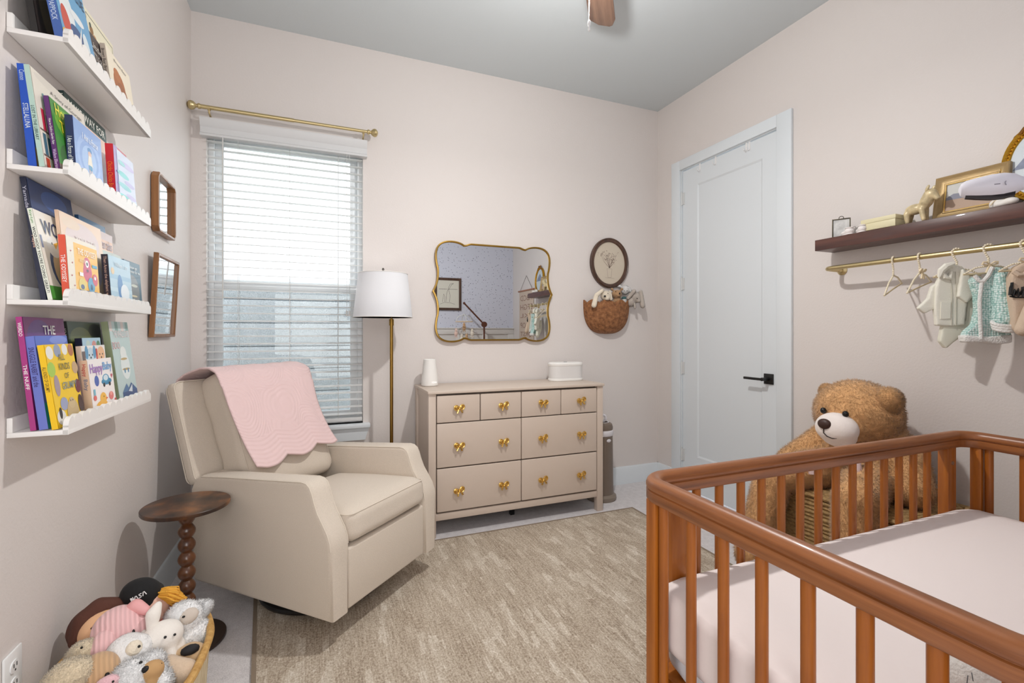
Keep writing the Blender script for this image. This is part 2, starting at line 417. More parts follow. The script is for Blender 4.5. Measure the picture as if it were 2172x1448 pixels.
for z in (2.268, 1.604, .948, .273):
    bm = BM(); cyl(bm, (.0, DY1-.004, z-.05), (.0, DY1-.004, z+.05), .007, None, 12); bx(bm, .002, .008, DY1-.03, DY1-.006, z-.045, z+.045); sph(bm, (0, DY1-.004, z+.054), .006, None, 2)
    obj('hinge', bm, M('hinge_white', (214, 216, 216), .4), dr)
h = BM(); bx(h, -.002, .008, 2.130, 2.196, .898, .964, 0, .002); cyl(h, (.0, 2.163, .931), (-.06, 2.163, .931), .011, None, 16); hd = obj('door_handle', h, BLACK, dr, label='matt black square-plate door handle')
h = BM(); bx(h, -.068, -.054, 2.150, 2.295, .923, .939, 0, .003); obj('lever', h, BLACK, hd)
hook = None
for i, y in enumerate((2.752, 2.60, 2.335, 2.312)):
    lab = ('first white over-door hook from the hinge side of white door', 'second white over-door hook from the hinge side of white door', 'left one of the close pair of hooks on white door top', 'right one of the close pair of hooks on white door top')[i]
    if hook is None:
        bm = BM(); bx(bm, -.0015, .0, -.008, .008, -.05, .014); bx(bm, .0, .03, -.008, .008, .0125, .014); tube(bm, [(-.001, 0, -.04), (-.012, 0, -.052), (-.024, 0, -.046), (-.026, 0, -.034)], .003, 8)
        hook = tag(obj('door_hook', bm, WHITE, None, (XR+.0075, y, z1)), lab, 'hook', 'hooks on the door top')
    else:
        c = hook.copy(); COL.objects.link(c); c.location.y = y; c['label'] = lab
# ================================================================== WINDOW BLIND + ROD
bl = thing('window_blind', 'white wooden slat blind hanging in the back wall window', 'blind', (0, YB, 0))
def slatm():
    m, nt, b = nodes('blind_slat_white'); b.inputs['Base Color'].default_value = (*lin((246, 246, 245)), 1); b.inputs['Roughness'].default_value = .45
    t = N(nt, 'ShaderNodeBsdfTranslucent'); t.inputs[0].default_value = (.95, .95, .95, 1); mx = N(nt, 'ShaderNodeMixShader'); mx.inputs[0].default_value = .42
    nt.links.new(b.outputs[0], mx.inputs[1]); nt.links.new(t.outputs[0], mx.inputs[2]); nt.links.new(mx.outputs[0], nt.nodes['Material Output'].inputs[0]); return m
SL = slatm()
BX0, BX1 = WX0+.006, WX1-.006
bm = BM()
prism(bm, [(0, .0), (-.052, .0), (-.052, .012), (-.042, .02), (-.042, .052), (-.050, .062), (-.056, .082), (-.062, .094), (-.062, .102), (0, .102)],
      lambda p: Vector((-.628, p[0], 2.352+p[1])), lambda p: Vector((.288, p[0], 2.352+p[1])))
obj('valance', bm, M('valance_white', (216, 217, 218), .45), bl)
bm = BM(); bx(bm, BX0, BX1, -.03, .025, 2.37, 2.41); obj('headrail', bm, SL, bl)
n = 37; zt, zb_ = 2.336, .705
def slatmesh():
    bm = BM(); sec = [(-.025, -.0015), (-.012, .001), (0, .0018), (.012, .001), (.025, -.0015), (.025, .0013), (.012, .0038), (0, .0046), (-.012, .0038), (-.025, .0013)]
    prism(bm, sec, lambda p: Vector((BX0, p[0], p[1])), lambda p: Vector((BX1, p[0], p[1]))); return bm
s0 = obj('slat', slatmesh(), SL, bl, (0, 0, zt), (math.radians(6), 0, 0))
for i in range(1, n): inst(s0, bl, (0, 0, zt-(zt-zb_)*i/(n-1)), (math.radians(6), 0, 0))
bm = BM(); bx(bm, BX0, BX1, -.026, .026, .658, .680, 0, .004); obj('bottom_rail', bm, SL, bl)
CORD = M('cord_white', (214, 214, 212), .7)
for x in (-.44, -.165, .115):
    bm = BM()
    for y in (-.027, .027): cyl(bm, (x, y, .68), (x, y, 2.37), .0011, None, 6)
    obj('ladder_cord', bm, CORD, bl)
bm = BM(); cyl(bm, (-.515, -.045, 1.42), (-.515, -.045, 2.36), .0035, None, 8); obj('tilt_wand', bm, CORD, bl)
for x in (.165, .180):
    bm = BM(); cyl(bm, (x, -.042, 1.36), (x, -.042, 2.36), .0012, None, 6); lc = obj('lift_cord', bm, CORD, bl)
    bm = BM(); lathe(bm, [(.003, 0), (.007, -.006), (.005, -.02), (.009, -.03), (.008, -.036)], 12, (x, -.042, 1.365)); obj('tassel', bm, SL, lc)
rd = thing('curtain_rod', 'brushed brass curtain rod with round finials above window', 'curtain rod', (0, 0, 0))
ry, rz = 3.13, 2.497
bm = BM(); cyl(bm, (-.14, ry, rz), (.285, ry, rz), .0095, None, 20); cyl(bm, (-.615, ry, rz), (-.138, ry, rz), .0115, None, 20); obj('pole', bm, BRASS, rd)
for x, s in ((-.615, -1), (.285, 1)):
    bm = BM(); t = BM(); lathe(t, [(.012, 0), (.015, .004), (.015, .012), (.010, .016), (.010, .022), (.014, .026), (.022, .034), (.0255, .046), (.022, .056), (.012, .063), (.003, .066)], 24)
    merge(bm, t, lambda p: Vector((x+s*p.z, ry+p.x, rz+p.y)), 0, True); obj('finial', bm, BRASS, rd)
for x in (-.575, .262):
    bm = BM(); tube(bm, [(x, ry+.0, rz-.015), (x, ry+.004, rz-.028), (x, YB-.02, rz-.04), (x, YB-.005, rz-.05)], .005, 8); bx(bm, x-.012, x+.012, YB-.006, YB, rz-.075, rz-.02, 0, .002)
    sweep(bm, [(x, ry+.014*math.cos(a), rz+.014*math.sin(a)) for a in [PI*k/10 for k in range(-9, 4)]], [(-.0, -.007), (.0025, -.007), (.0025, .007), (0, .007)], (1, 0, 0), False)
    obj('bracket', bm, BRASS, rd)
# ================================================================== CEILING FAN
fan = thing('ceiling_fan', 'ceiling fan with walnut brown blades at room centre', 'fan', (.96, 1.57, 0))
bm = BM(); lathe(bm, [(.07, 3.074), (.07, 3.03), (.05, 3.0), (.02, 2.99), (.02, 2.93), (.09, 2.92), (.115, 2.89), (.115, 2.80), (.10, 2.77), (.05, 2.76)], 40); obj('motor_housing', bm, M('fan_bronze', (70, 55, 46), .4, .6), fan)
bm = BM(); lathe(bm, [(.05, 2.76), (.085, 2.745), (.085, 2.70), (.07, 2.655), (.03, 2.64)], 32); obj('lamp_bowl', bm, M('frosted_bowl', (255, 246, 232), .4, emit=3), fan)
BLW = WOOD('walnut_blade', (84, 62, 52), (128, 100, 82), 0, 26, .4, .1, .07)
def blade():
    bm = BM(); out = [(.16, -.05), (.25, -.062), (.62, -.068), (.668, -.052), (.678, -.035), (.665, .02), (.63, .058), (.61, .066), (.25, .06), (.16, .05)]
    prism(bm, out, lambda p: Vector((p[0], p[1], -.004)), lambda p: Vector((p[0], p[1], .004)), 0, False, .002); return bm
ba = math.radians(52.7)
b0 = None
for k in range(5):
    a = ba+k*2*PI/5; R = Euler((math.radians(10), 0, a))
    if b0 is None: b0 = obj('blade', blade(), BLW, fan, (0, 0, 2.822), R)
    else: inst(b0, fan, (0, 0, 2.822), R)
    bm = BM(); box(bm, (.145, 0, .008), (.12, .035, .006), None, 0, .002); obj('blade_bracket', bm, M('fan_bronze', (70, 55, 46)), fan, (0, 0, 2.822), R)
bm = BM(); p = atY(1249.8, 0, 1.57); lx = p.x-.96
cz = 2.42
for i in range(80): sph(bm, (lx, 0, 2.425+i*.0042), .0021, None, 1)
pc = obj('pull_chain', bm, M('chain_chrome', (215, 215, 212), .25, .9), fan)
bm = BM(); lathe(bm, [(.002, 0), (.0055, -.01), (.006, -.018), (.003, -.026), (.005, -.038), (.0035, -.044)], 14, (lx, 0, 2.424)); obj('pull', bm, WHITE, pc)

# ================================================================== DRESSER
dz = .876; dx0, dx1, dyf, dyb = .602, 1.812, 2.785, 3.20
dres = thing('dresser', 'taupe eight-drawer dresser with gold bow knobs', 'dresser', ((dx0+dx1)/2, (dyf+dyb)/2, 0))
DX, DY = dres.location.x, dres.location.y
TP = M('taupe_lacquer', (210, 194, 180), .42)
def dpart(name, fn, mat=TP, parent=dres):
    bm = BM(); fn(bm)
    for v in bm.verts: v.co -= Vector((DX, DY, 0))
    return obj(name, bm, mat, parent)
dpart('top', lambda b: bx(b, dx0-.006, dx1+.006, dyf-.012, dyb, dz-.018, dz, 0, .003))
for x in (dx0, dx1-.045):
    for y in (dyf, dyb-.045): dpart('leg', lambda b: bx(b, x, x+.045, y, y+.045, 0, dz-.018, 0, .002))
for x in (dx0+.012, dx1-.030): dpart('side_panel', lambda b: (bx(b, x, x+.018, dyf+.045, dyb-.045, .11, dz-.06), bx(b, x-.006, x+.022, dyf+.045, dyb-.045, dz-.06, dz-.018)))
dpart('back_panel', lambda b: bx(b, dx0+.045, dx1-.045, dyb-.02, dyb-.008, .10, dz-.02))
dpart('bottom_rail', lambda b: bx(b, dx0+.045, dx1-.045, dyf+.006, dyf+.03, .098, .140, 0, .002))
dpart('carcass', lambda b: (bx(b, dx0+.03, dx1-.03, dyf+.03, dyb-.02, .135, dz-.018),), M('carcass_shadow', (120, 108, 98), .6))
dpart('centre_foot', lambda b: bx(b, 1.19, 1.22, dyf+.16, dyf+.19, 0, .135, 0, .003), BLACK)
def bow():
    bm = BM()
    for s in (-1, 1):
        for k, (w_, r_) in enumerate(((.030, .0058), (.022, .005))):
            pts = [(s*(.002+w_*(.5-.5*math.cos(a))), -.018-.004*math.sin(a)*k, .004+(.012+.003*(1-k))*math.sin(a)*(1 if k == 0 else .6)+s*0+.006*(.5-.5*math.cos(a))) for a in [2*PI*i/14 for i in range(15)]]
            tube(bm, pts, r_*.72, 8)
        sph(bm, (s*.017, -.017, .009), (.014, .004, .010), (0, -s*.35, 0), 2)
        tube(bm, [(s*.003, -.019, 0), (s*.010, -.020, -.012), (s*.016, -.019, -.024)], [.0035, .005, .0062], 8)
    sph(bm, (0, -.02, .001), (.0075, .007, .008), None, 2); cyl(bm, (0, -.014, .002), (0, 0, .002), .006, None, 12)
    return bm
bowm = None
def drawer(x0, x1, z0, z1, knobs):
    global bowm
    cx, cz = (x0+x1)/2, (z0+z1)/2
    bm = BM(); box(bm, (0, 0, 0), (x1-x0, .02, z1-z0), None, 0, .004, 3)
    d = obj('drawer', bm, TP, dres, (cx-DX, dyf+.008-DY, cz))
    for (kx, kz) in knobs:
        l = (kx-cx, -.010, kz-cz); r = (0, random.uniform(-.25, .25), 0)
        if bowm is None: bowm = obj('knob', bow(), GOLD, d, l, r, 'gold bow-shaped knob')
        else:
            c = bowm.copy(); COL.objects.link(c); c.parent = d; c.location = l; c.rotation_euler = r
xs = [.650, .9235, 1.2, 1.486, 1.762]; g = .0025
KX = [.786, 1.074, 1.348, 1.633]
for i in range(4): drawer(xs[i]+g, xs[i+1]-g, .684, .846, [(KX[i], .765)])
for (z0, z1, kz) in ((.415, .678, .537), (.150, .408, .267)):
    drawer(.650+g, 1.2-g, z0, z1, [(KX[0], kz), (KX[1], kz)]); drawer(1.2+g, 1.762-g, z0, z1, [(KX[2], kz), (KX[3], kz)])
# on the dresser
nm = thing('sound_machine', 'white tapered sound machine on the left end of dresser', 'sound machine', (.672, 3.075, dz))
bm = BM(); lathe(bm, [(.0, .0), (.046, 0), (.0535, .006), (.0545, .03), (.052, .06), (.0455, .11), (.041, .155), (.040, .172), (.036, .175), (.034, .169), (0, .168)], 40, caps=False); obj('body', bm, MATTE_WHITE, nm)
text(nm, '12:0', .03, .011, M('display_white', (255, 255, 255), .4, emit=.6), 'display_digits', (.004, -.0548, .022), FRONT)
wp = thing('wipe_warmer', 'white oval lidded box on the right end of dresser', 'wipe warmer', (1.668, 3.06, dz))
def stad(hx, hy, n=14):
    out = []
    for i in range(n+1): a = -PI/2+PI*i/n; out.append((hx-hy+hy*math.cos(a), hy*math.sin(a)))
    for i in range(n+1): a = PI/2+PI*i/n; out.append((-(hx-hy)+hy*math.cos(a), hy*math.sin(a)))
    return out
def stack(bm, prof, hx, hy, mi=0, n=14):
    rings = []
    for ins, z in prof: rings.append([bm.verts.new((p[0], p[1], z)) for p in stad(hx-ins, hy-ins, n)])
    for a, b in zip(rings, rings[1:]):
        for j in range(len(a)): newf(bm, [a[j], a[(j+1) % len(a)], b[(j+1) % len(a)], b[j]], mi, True)
    newf(bm, rings[0][::-1], mi); newf(bm, rings[-1], mi)
bm = BM(); stack(bm, [(.004, 0), (0, .004), (0, .016), (.004, .019)], .134, .068); obj('base', bm, MATTE_WHITE, wp)
bm = BM(); stack(bm, [(.003, .018), (.003, .108)], .134, .068); obj('body', bm, M('grey_white_shell', (222, 220, 218), .45), wp)
bm = BM(); stack(bm, [(.002, .107), (-.001, .112), (-.001, .124), (.004, .131), (.012, .133)], .134, .068); ld = obj('lid', bm, MATTE_WHITE, wp)
bm = BM(); stack(bm, [(0, .133), (.001, .1355)], .014, .007); obj('button', bm, M('button_grey', (150, 150, 150), .5), ld)

# ================================================================== FLOOR LAMP
lp = thing('floor_lamp', 'brass floor lamp with white drum shade beside window', 'lamp', (.365, 2.985, 0))
AB = M('aged_brass', (150, 118, 60), .35, 1)
bm = BM(); lathe(bm, [(.0, 0), (.13, 0), (.135, .006), (.135, .018), (.125, .024), (0, .026)], 40, (.05, .0, .0), caps=False); obj('base', bm, AB, lp)
bm = BM(); cyl(bm, (.05, 0, .02), (.05, 0, 1.285), .0105, None, 20); lathe(bm, [(.0145, 1.268), (.0145, 1.308)], 20, (.05, 0, 0)); tube(bm, [(.05, 0, 1.305), (.05, 0, 1.36), (.03, 0, 1.385), (0, 0, 1.39)], .006, 10); cyl(bm, (0, 0, 1.37), (0, 0, 1.60), .006, None, 10); obj('pole', bm, AB, lp)
def shadem():
    m, nt, b = nodes('lamp_shade_linen'); b.inputs['Base Color'].default_value = (.86, .87, .9, 1); b.inputs['Roughness'].default_value = .9
    v = coords(nt, (1, 1, 6)); bumpn(nt, b, noise(nt, v, 90, 2), .15, .003)
    t = N(nt, 'ShaderNodeBsdfTranslucent'); t.inputs[0].default_value = (.9, .9, .9, 1); mx = N(nt, 'ShaderNodeMixShader'); mx.inputs[0].default_value = .4
    nt.links.new(b.outputs[0], mx.inputs[1]); nt.links.new(t.outputs[0], mx.inputs[2]); nt.links.new(mx.outputs[0], nt.nodes['Material Output'].inputs[0]); return m
bm = BM(); lathe(bm, [(.176, 1.317), (.146, 1.585), (.1445, 1.585), (.1745, 1.317)], 64); sh = obj('lamp_shade', bm, shadem(), lp)
bm = BM()
for r_, z_ in ((.177, 1.3185), (.147, 1.5835)): tube(bm, [(r_*math.cos(2*PI*i/64), r_*math.sin(2*PI*i/64), z_) for i in range(64)], .0022, 6, True)
for k in range(3): a = 2*PI*k/3+.4; cyl(bm, (0, 0, 1.575), (.145*math.cos(a), .145*math.sin(a), 1.58), .0018, None, 6)
obj('shade_ring', bm, MATTE_WHITE, sh)
bm = BM(); lathe(bm, [(.006, 1.59), (.009, 1.598), (.005, 1.604), (.008, 1.612), (.003, 1.62)], 14); obj('finial', bm, M('finial_nickel', (120, 112, 105), .3, 1), lp)
bm = BM(); sph(bm, (0, 0, 1.44), (.028, .028, .036), None, 3); obj('bulb', bm, M('bulb_glow', (255, 250, 245), .5, emit=5), lp)

# ================================================================== MIRROR, OVAL PICTURE ON BACK WALL
def curvy(cx, cz, hw, hh, n=10):
    # scalloped rectangle: rounded bulging corners joined by small cusps, pointed cusps left/right
    def bez(p0, p1, p2, p3, n): return [tuple((1-t)**3*a+3*(1-t)**2*t*b+3*(1-t)*t*t*c+t**3*d for a, b, c, d in zip(p0, p1, p2, p3)) for t in [i/n for i in range(n)]]
    q = []   # quarter: top middle (0,hh-.012) -> right point (hw,0)
    q += [(0, hh-.014), (hw*.30, hh-.014)]
    q += bez((hw*.40, hh-.014), (hw*.45, hh-.016), (hw*.47, hh-.028), (hw*.52, hh-.027), 5)
    q += bez((hw*.52, hh-.027), (hw*.58, hh-.004), (hw*.76, hh+.006), (hw*.86, hh-.018), n)
    q += bez((hw*.86, hh-.018), (hw*.99, hh-.045), (hw*.97, hh*.62), (hw*.93, hh*.45), n)
    q += bez((hw*.93, hh*.45), (hw*.915, hh*.25), (hw*.95, hh*.12), (hw, 0), n)
    pts = q+[(hw, 0)]
    full = pts+[(x, -z) for x, z in pts[-2::-1]]+[(-x, -z) for x, z in pts[1:]]+[(-x, z) for x, z in pts[-2:0:-1]]
    return [(cx+x, cz+z) for x, z in full]
mr = thing('wall_mirror', 'scalloped brass framed mirror above the dresser', 'mirror', (1.175, YB, 1.508))
P = curvy(0, 0, .453, .352)
bm = BM(); prism(bm, P, lambda p: Vector((p[0], -.022, p[1])), lambda p: Vector((p[0], -.002, p[1]))); obj('mirror_glass', bm, MIRROR, mr)
bm = BM(); sweep(bm, [(p[0], -.016, p[1]) for p in P], [(-.004, .014), (.003, .016), (.008, .010), (.009, -.015), (-.004, -.015)], (0, -1, 0)); obj('mirror_frame', bm, M('antique_brass', (168, 134, 66), .3, 1), mr)
DK = WOOD('dark_walnut', (58, 38, 28), (92, 62, 46), 2, 30, .4, .2)
ov = thing('oval_picture', 'oval dark wood framed flower sketch above wall basket', 'picture', (2.148, YB, 1.778))
E_ = [(.177*math.cos(2*PI*i/56), .199*math.sin(2*PI*i/56)) for i in range(56)]
bm = BM(); sweep(bm, [(p[0]*.91, -.012, p[1]*.92) for p in E_], [(-.016, .004), (-.012, .010), (-.004, .013), (.004, .011), (.010, .016), (.016, .010), (.016, -.011), (-.016, -.011)], (0, -1, 0)); obj('frame', bm, DK, ov)
bm = BM(); prism(bm, [(p[0]*.88, p[1]*.89) for p in E_], lambda p: Vector((p[0], -.010, p[1])), lambda p: Vector((p[0], -.003, p[1]))); pap = obj('print_sheet', bm, M('aged_paper', (206, 194, 176), .8), ov)
bm = BM(); ry_ = random.Random(3)
INK = M('sepia_ink', (128, 104, 96), .8)
def stroke(bm, pts, w_, y=-.0105):
    pts = [Vector((p[0], y, p[1])) for p in pts]
    for a, b in zip(pts, pts[1:]):
        d = (b-a); n_ = Vector((-d.z, 0, d.x)).normalized()*w_/2
        newf(bm, [bm.verts.new(a-n_), bm.verts.new(b-n_), bm.verts.new(b+n_), bm.verts.new(a+n_)])
for k in range(16):
    a = PI/2+ry_.uniform(-1.0, 1.0); L = ry_.uniform(.05, .13); p0 = (0, -.04)
    mid = (p0[0]+L*.5*math.cos(a)+ry_.uniform(-.012, .012), p0[1]+L*.5*math.sin(a)); end = (p0[0]+L*math.cos(a), p0[1]+L*1.15*math.sin(a))
    stroke(bm, [p0, mid, end], .0014)
    for j in range(5):
        c = (end[0]+ry_.uniform(-.02, .02), end[1]+ry_.uniform(-.02, .02)); stroke(bm, [(c[0]+.006*math.cos(t), c[1]+.005*math.sin(t)) for t in [ry_.uniform(0, 6)+i*.9 for i in range(4)]], .0012)
stroke(bm, [(-.022, -.045), (-.018, -.09), (-.014, -.115), (.016, -.115), (.02, -.09), (.024, -.045), (-.022, -.045)], .0013); stroke(bm, [(-.04, -.118), (.045, -.12)], .001)
obj('flower_sketch', bm, INK, pap)

# ---- wall basket
wb = thing('wall_basket', 'brown half round wicker basket hanging on back wall', 'basket', (2.116, YB, 1.213))
def wickm(name, cols, su, sv):
    m, nt, b = nodes(name); v = coords(nt, (su, sv, 1), 'UV')
    w1 = N(nt, 'ShaderNodeTexWave', wave_type='BANDS', bands_direction='X'); w1.inputs['Scale'].default_value = .5; nt.links.new(v, w1.inputs['Vector'])
    w2 = N(nt, 'ShaderNodeTexWave', wave_type='BANDS', bands_direction='Y'); w2.inputs['Scale'].default_value = .5; w2.inputs['Distortion'].default_value = 1.2; nt.links.new(v, w2.inputs['Vector'])
    f = noise(nt, v, .35, 3); ml = N(nt, 'ShaderNodeMath', operation='MULTIPLY'); nt.links.new(w1.outputs['Fac'], ml.inputs[0]); nt.links.new(w2.outputs['Fac'], ml.inputs[1])
    ad = N(nt, 'ShaderNodeMath', operation='MULTIPLY_ADD'); nt.links.new(ml.outputs[0], ad.inputs[0]); ad.inputs[1].default_value = .45; nt.links.new(f, ad.inputs[2])
    nt.links.new(ramp(nt, ad.outputs[0], [(.3, lin(cols[0])), (.58, lin(cols[1])), (.85, lin(cols[2]))]), b.inputs['Base Color'])
    b.inputs['Roughness'].default_value = .55; bumpn(nt, b, ml.outputs[0], .6, .004); return m
def bowl(nphi, nv, fn, closed=False):
    bm = BM(); uv = bm.loops.layers.uv.new('UVMap'); g = [[bm.verts.new(fn(i/nphi, j/nv)) for i in range(nphi+(0 if closed else 1))] for j in range(nv+1)]
    for j in range(nv):
        for i in range(nphi):
            i2 = (i+1) % nphi if closed else i+1
            f = newf(bm, [g[j][i], g[j][i2], g[j+1][i2], g[j+1][i]], 0, True)
            if f:
                for l, (a, b) in zip(f.loops, ((i, j), (i+1, j), (i+1, j+1), (i, j+1))): l[uv].uv = (a/nphi, b/nv)
    return bm
def wbfn(u, v):
    ph = PI*u; t = v; R = (1-(1-t)**2.5)**.42
    z = .243*t**1.12+(.024*abs(math.sin(ph*5+PI/2)))*max(0, t-.75)*4
    k = 1+.010*math.sin(ph*72)*(1 if int(t*34) % 2 else -1)
    return Vector((-.205*R*math.cos(ph)*k, -.005-.125*R*math.sin(ph)*k, z))
bm = bowl(180, 48, wbfn); o = obj('woven_shell', bm, wickm('rattan_brown', ((78, 46, 26), (146, 92, 52), (190, 136, 88)), 60, 30), wb, recalc=False); md = o.modifiers.new('t', 'SOLIDIFY'); md.thickness = .006; md.offset = -1
bm = BM(); prism(bm, [(.195*math.cos(PI+PI*i/20), .245+.24*math.sin(PI+PI*i/20)) for i in range(21)], lambda p: Vector((p[0], -.006, p[1])), lambda p: Vector((p[0], -.001, p[1]))); obj('back_panel', bm, M('rattan_back', (120, 76, 42), .7), wb)
def face_cam(p):
    d = EYE-Vector(p); return math.atan2(d.y, d.x)+PI/2, math.atan2(d.z, math.hypot(d.x, d.y))
class Toy:
    """soft toy: local x = right, -y = front, z = up as seen from its front"""
    def __init__(s, name, label, px, py, Y, cat='soft toy', group=None, tilt=True, loc=None):
        s.P = Vector(loc) if loc else atY(px, py, Y); a, t = face_cam(s.P)
        s.o = thing(name, label, cat, s.P, (-t if tilt else 0, 0, a), group)
        s.inv = (Matrix.Translation(s.P) @ Euler((-t if tilt else 0, 0, a)).to_matrix().to_4x4()).inverted()
        s.dist = (s.P-EYE).length
    def L(s, px, py, near=0): d = ray(px, py).normalized(); return s.inv @ (EYE+d*(s.dist-near))
    def dot(s, name, px, py, near, r, mat, rot=None):
        bm = BM(); sph(bm, s.L(px, py, near), r, rot, 2); return obj(name, bm, mat, s.o)
def plushm(name, col, rough=.95): return M(name, col, rough, 0, (160, .5, .006), (60, .06), .35)
CREAM = plushm('plush_cream', (232, 220, 200)); TANP = plushm('plush_tan', (186, 148, 110)); SNOW = plushm('plush_white', (240, 238, 236)); GREYP = plushm('plush_grey_beige', (196, 186, 176))
# four toys in the wall basket
t = Toy('plush_bunny', 'cream bunny with long floppy ear over wall basket rim', 1282, 628, 3.12, tilt=False)
blob('body', [('e', t.L(1285, 627), (.040, .036, .040)), ('e', t.L(1287, 650, -.045), (.045, .035, .045)), ('e', t.L(1288, 632, .025), (.022, .018, .017))], CREAM, t.o, .006, (5000, .005, .002))
blob('ear', [('l', t.L(1277, 616, .03), t.L(1265, 626, .05), .015, .018), ('l', t.L(1265, 626, .05), t.L(1260, 647, .078), .018, .021)], CREAM, t.o, .005, (1500, .004, .002)); blob('ear', [('l', t.L(1294, 618), t.L(1296, 634, .005), .010, .013)], CREAM, t.o, .005, (800, .004, .002))
t.dot('nose', 1283, 628, .046, (.009, .006, .008), EYEM); t.dot('eye', 1275.5, 622.5, .034, .0035, EYEM); t.dot('eye', 1289.5, 622, .036, .0035, EYEM)
t = Toy('plush_bear', 'small tan bear peeking from the wall basket middle', 1308, 624, 3.15, tilt=False)
blob('body', [('e', t.L(1308, 624), (.040, .036, .036)), ('e', t.L(1309, 645), (.042, .04, .05)), ('e', t.L(1311, 626, .025), (.018, .016, .014)), ('e', t.L(1298, 613), .012), ('e', t.L(1319, 613), .012)], TANP, t.o, .006, (5000, .006, .002))
t.dot('nose', 1314.5, 622, .046, (.007, .005, .006), EYEM); t.dot('eye', 1306, 618, .036, .0035, EYEM); t.dot('eye', 1318, 618.5, .033, .003, EYEM)
t = Toy('plush_lamb', 'small white lamb behind others in the wall basket', 1325, 617, 3.18, tilt=False)
blob('body', [('e', t.L(1326, 615), (.034, .028, .036)), ('e', t.L(1324, 640), (.03, .03, .04)), ('l', t.L(1316, 607), t.L(1303, 605), .012, .010), ('l', t.L(1334, 610), t.L(1338, 618), .01, .01)], SNOW, t.o, .006, (5000, .008, .002))
t.dot('eye', 1324.5, 616.5, .030, .003, EYEM); t.dot('eye', 1330, 616.5, .030, .003, EYEM); bm = BM(); sph(bm, t.L(1324, 632, .014), (.022, .014, .012), None, 2); obj('scarf', bm, M('teal_knit', (70, 110, 112), .9), t.o)
t = Toy('plush_rabbit', 'grey rabbit leaning out of the wall basket right side', 1352, 633, 3.12, tilt=False)
blob('body', [('e', t.L(1350, 630), (.042, .038, .042)), ('e', t.L(1338, 640), (.04, .035, .04)), ('e', t.L(1354, 637, .02), (.02, .016, .018))], GREYP, t.o, .006, (5000, .006, .002))
blob('ear', [('l', t.L(1345, 617, .03), t.L(1332, 632, .03), .016, .014)], GREYP, t.o, .005, (1200, .005, .002)); blob('ear', [('l', t.L(1359, 619, .01), t.L(1363, 648, .01), .016, .020)], GREYP, t.o, .005, (1500, .006, .002))
blob('paw', [('l', t.L(1346, 644, .02), t.L(1347, 652, .03), .010, .010)], GREYP, t.o, .005, (500, .005, .002)); t.dot('eye', 1351.5, 632.5, .040, .0042, EYEM)
# ================================================================== DIAPER PAIL + OUTLETS
dp = thing('diaper_pail', 'slim taupe brown diaper pail with white band beside dresser', 'diaper pail', (1.935, 3.0, 0))
PT = M('pail_taupe', (118, 104, 92), .4); PW = M('pail_white', (225, 222, 226), .35)
bm = BM(); lathe(bm, [(.0, 0), (.108, 0), (.112, .012), (.110, .03), (.092, .045), (0, .045)], 40, caps=False); obj('base', bm, M('pail_taupe_light', (134, 121, 108), .45), dp)
bm = BM(); lathe(bm, [(.090, .04), (.084, .45), (.084, .475)], 40); obj('body', bm, PT, dp)
bm = BM(); lathe(bm, [(.086, .470), (.090, .476), (.090, .505), (.086, .511)], 40); obj('band', bm, PW, dp)
bm = BM(); lathe(bm, [(.084, .511), (.086, .53), (.080, .552), (.060, .566), (.058, .560), (.045, .555), (0, .55)], 40, caps=False); obj('lid', bm, PT, dp)
bm = BM(); lathe(bm, [(.064, .560), (.058, .568), (.050, .564)], 32, caps=False); tube(bm, [(-.03+.0, .0+.022*math.cos(a), .592+.022*math.sin(a)) for a in [2*PI*i/20 for i in range(20)]], .009, 8, True); tube(bm, [(.012+.022*math.cos(a), -.01, .592+.022*math.sin(a)) for a in [2*PI*i/20 for i in range(20)]], .009, 8, True); obj('handle', bm, PW, dp)
bm = BM(); sph(bm, (.012, -.083, .44), (.019, .006, .0125), None, 2); obj('badge', bm, PW, dp)
def outlet(loc, rz, label):
    o = thing('wall_outlet', label, 'outlet', loc, (0, 0, rz))
    bm = BM(); box(bm, (0, -.003, 0), (.072, .006, .116), None, 0, .003, 2); pl = obj('cover_plate', bm, M('outlet_white', (236, 237, 236), .35), o)
    for z in (.021, -.021):
        bm = BM(); t = BM(); stack(t, [(0, 0), (.0, .003)], .017, .0145); merge(bm, t, lambda p: Vector((p.x, -.0055-p.z, z+p.y)), 0)
        s_ = obj('socket', bm, WHITE, o)
        bm = BM()
        for x in (-.006, .006): bx(bm, x-.001, x+.001, -.0092, -.0084, z-.001, z+.008)
        bx(bm, -.002, .002, -.0092, -.0084, z-.010, z-.006); obj('slot', bm, BLACK, s_)
outlet((1.975, YB, .55), 0, 'white wall outlet on back wall beside the diaper pail')
outlet((XL, 1.497, .408), PI/2, 'white wall outlet low on left wall beside toy basket')
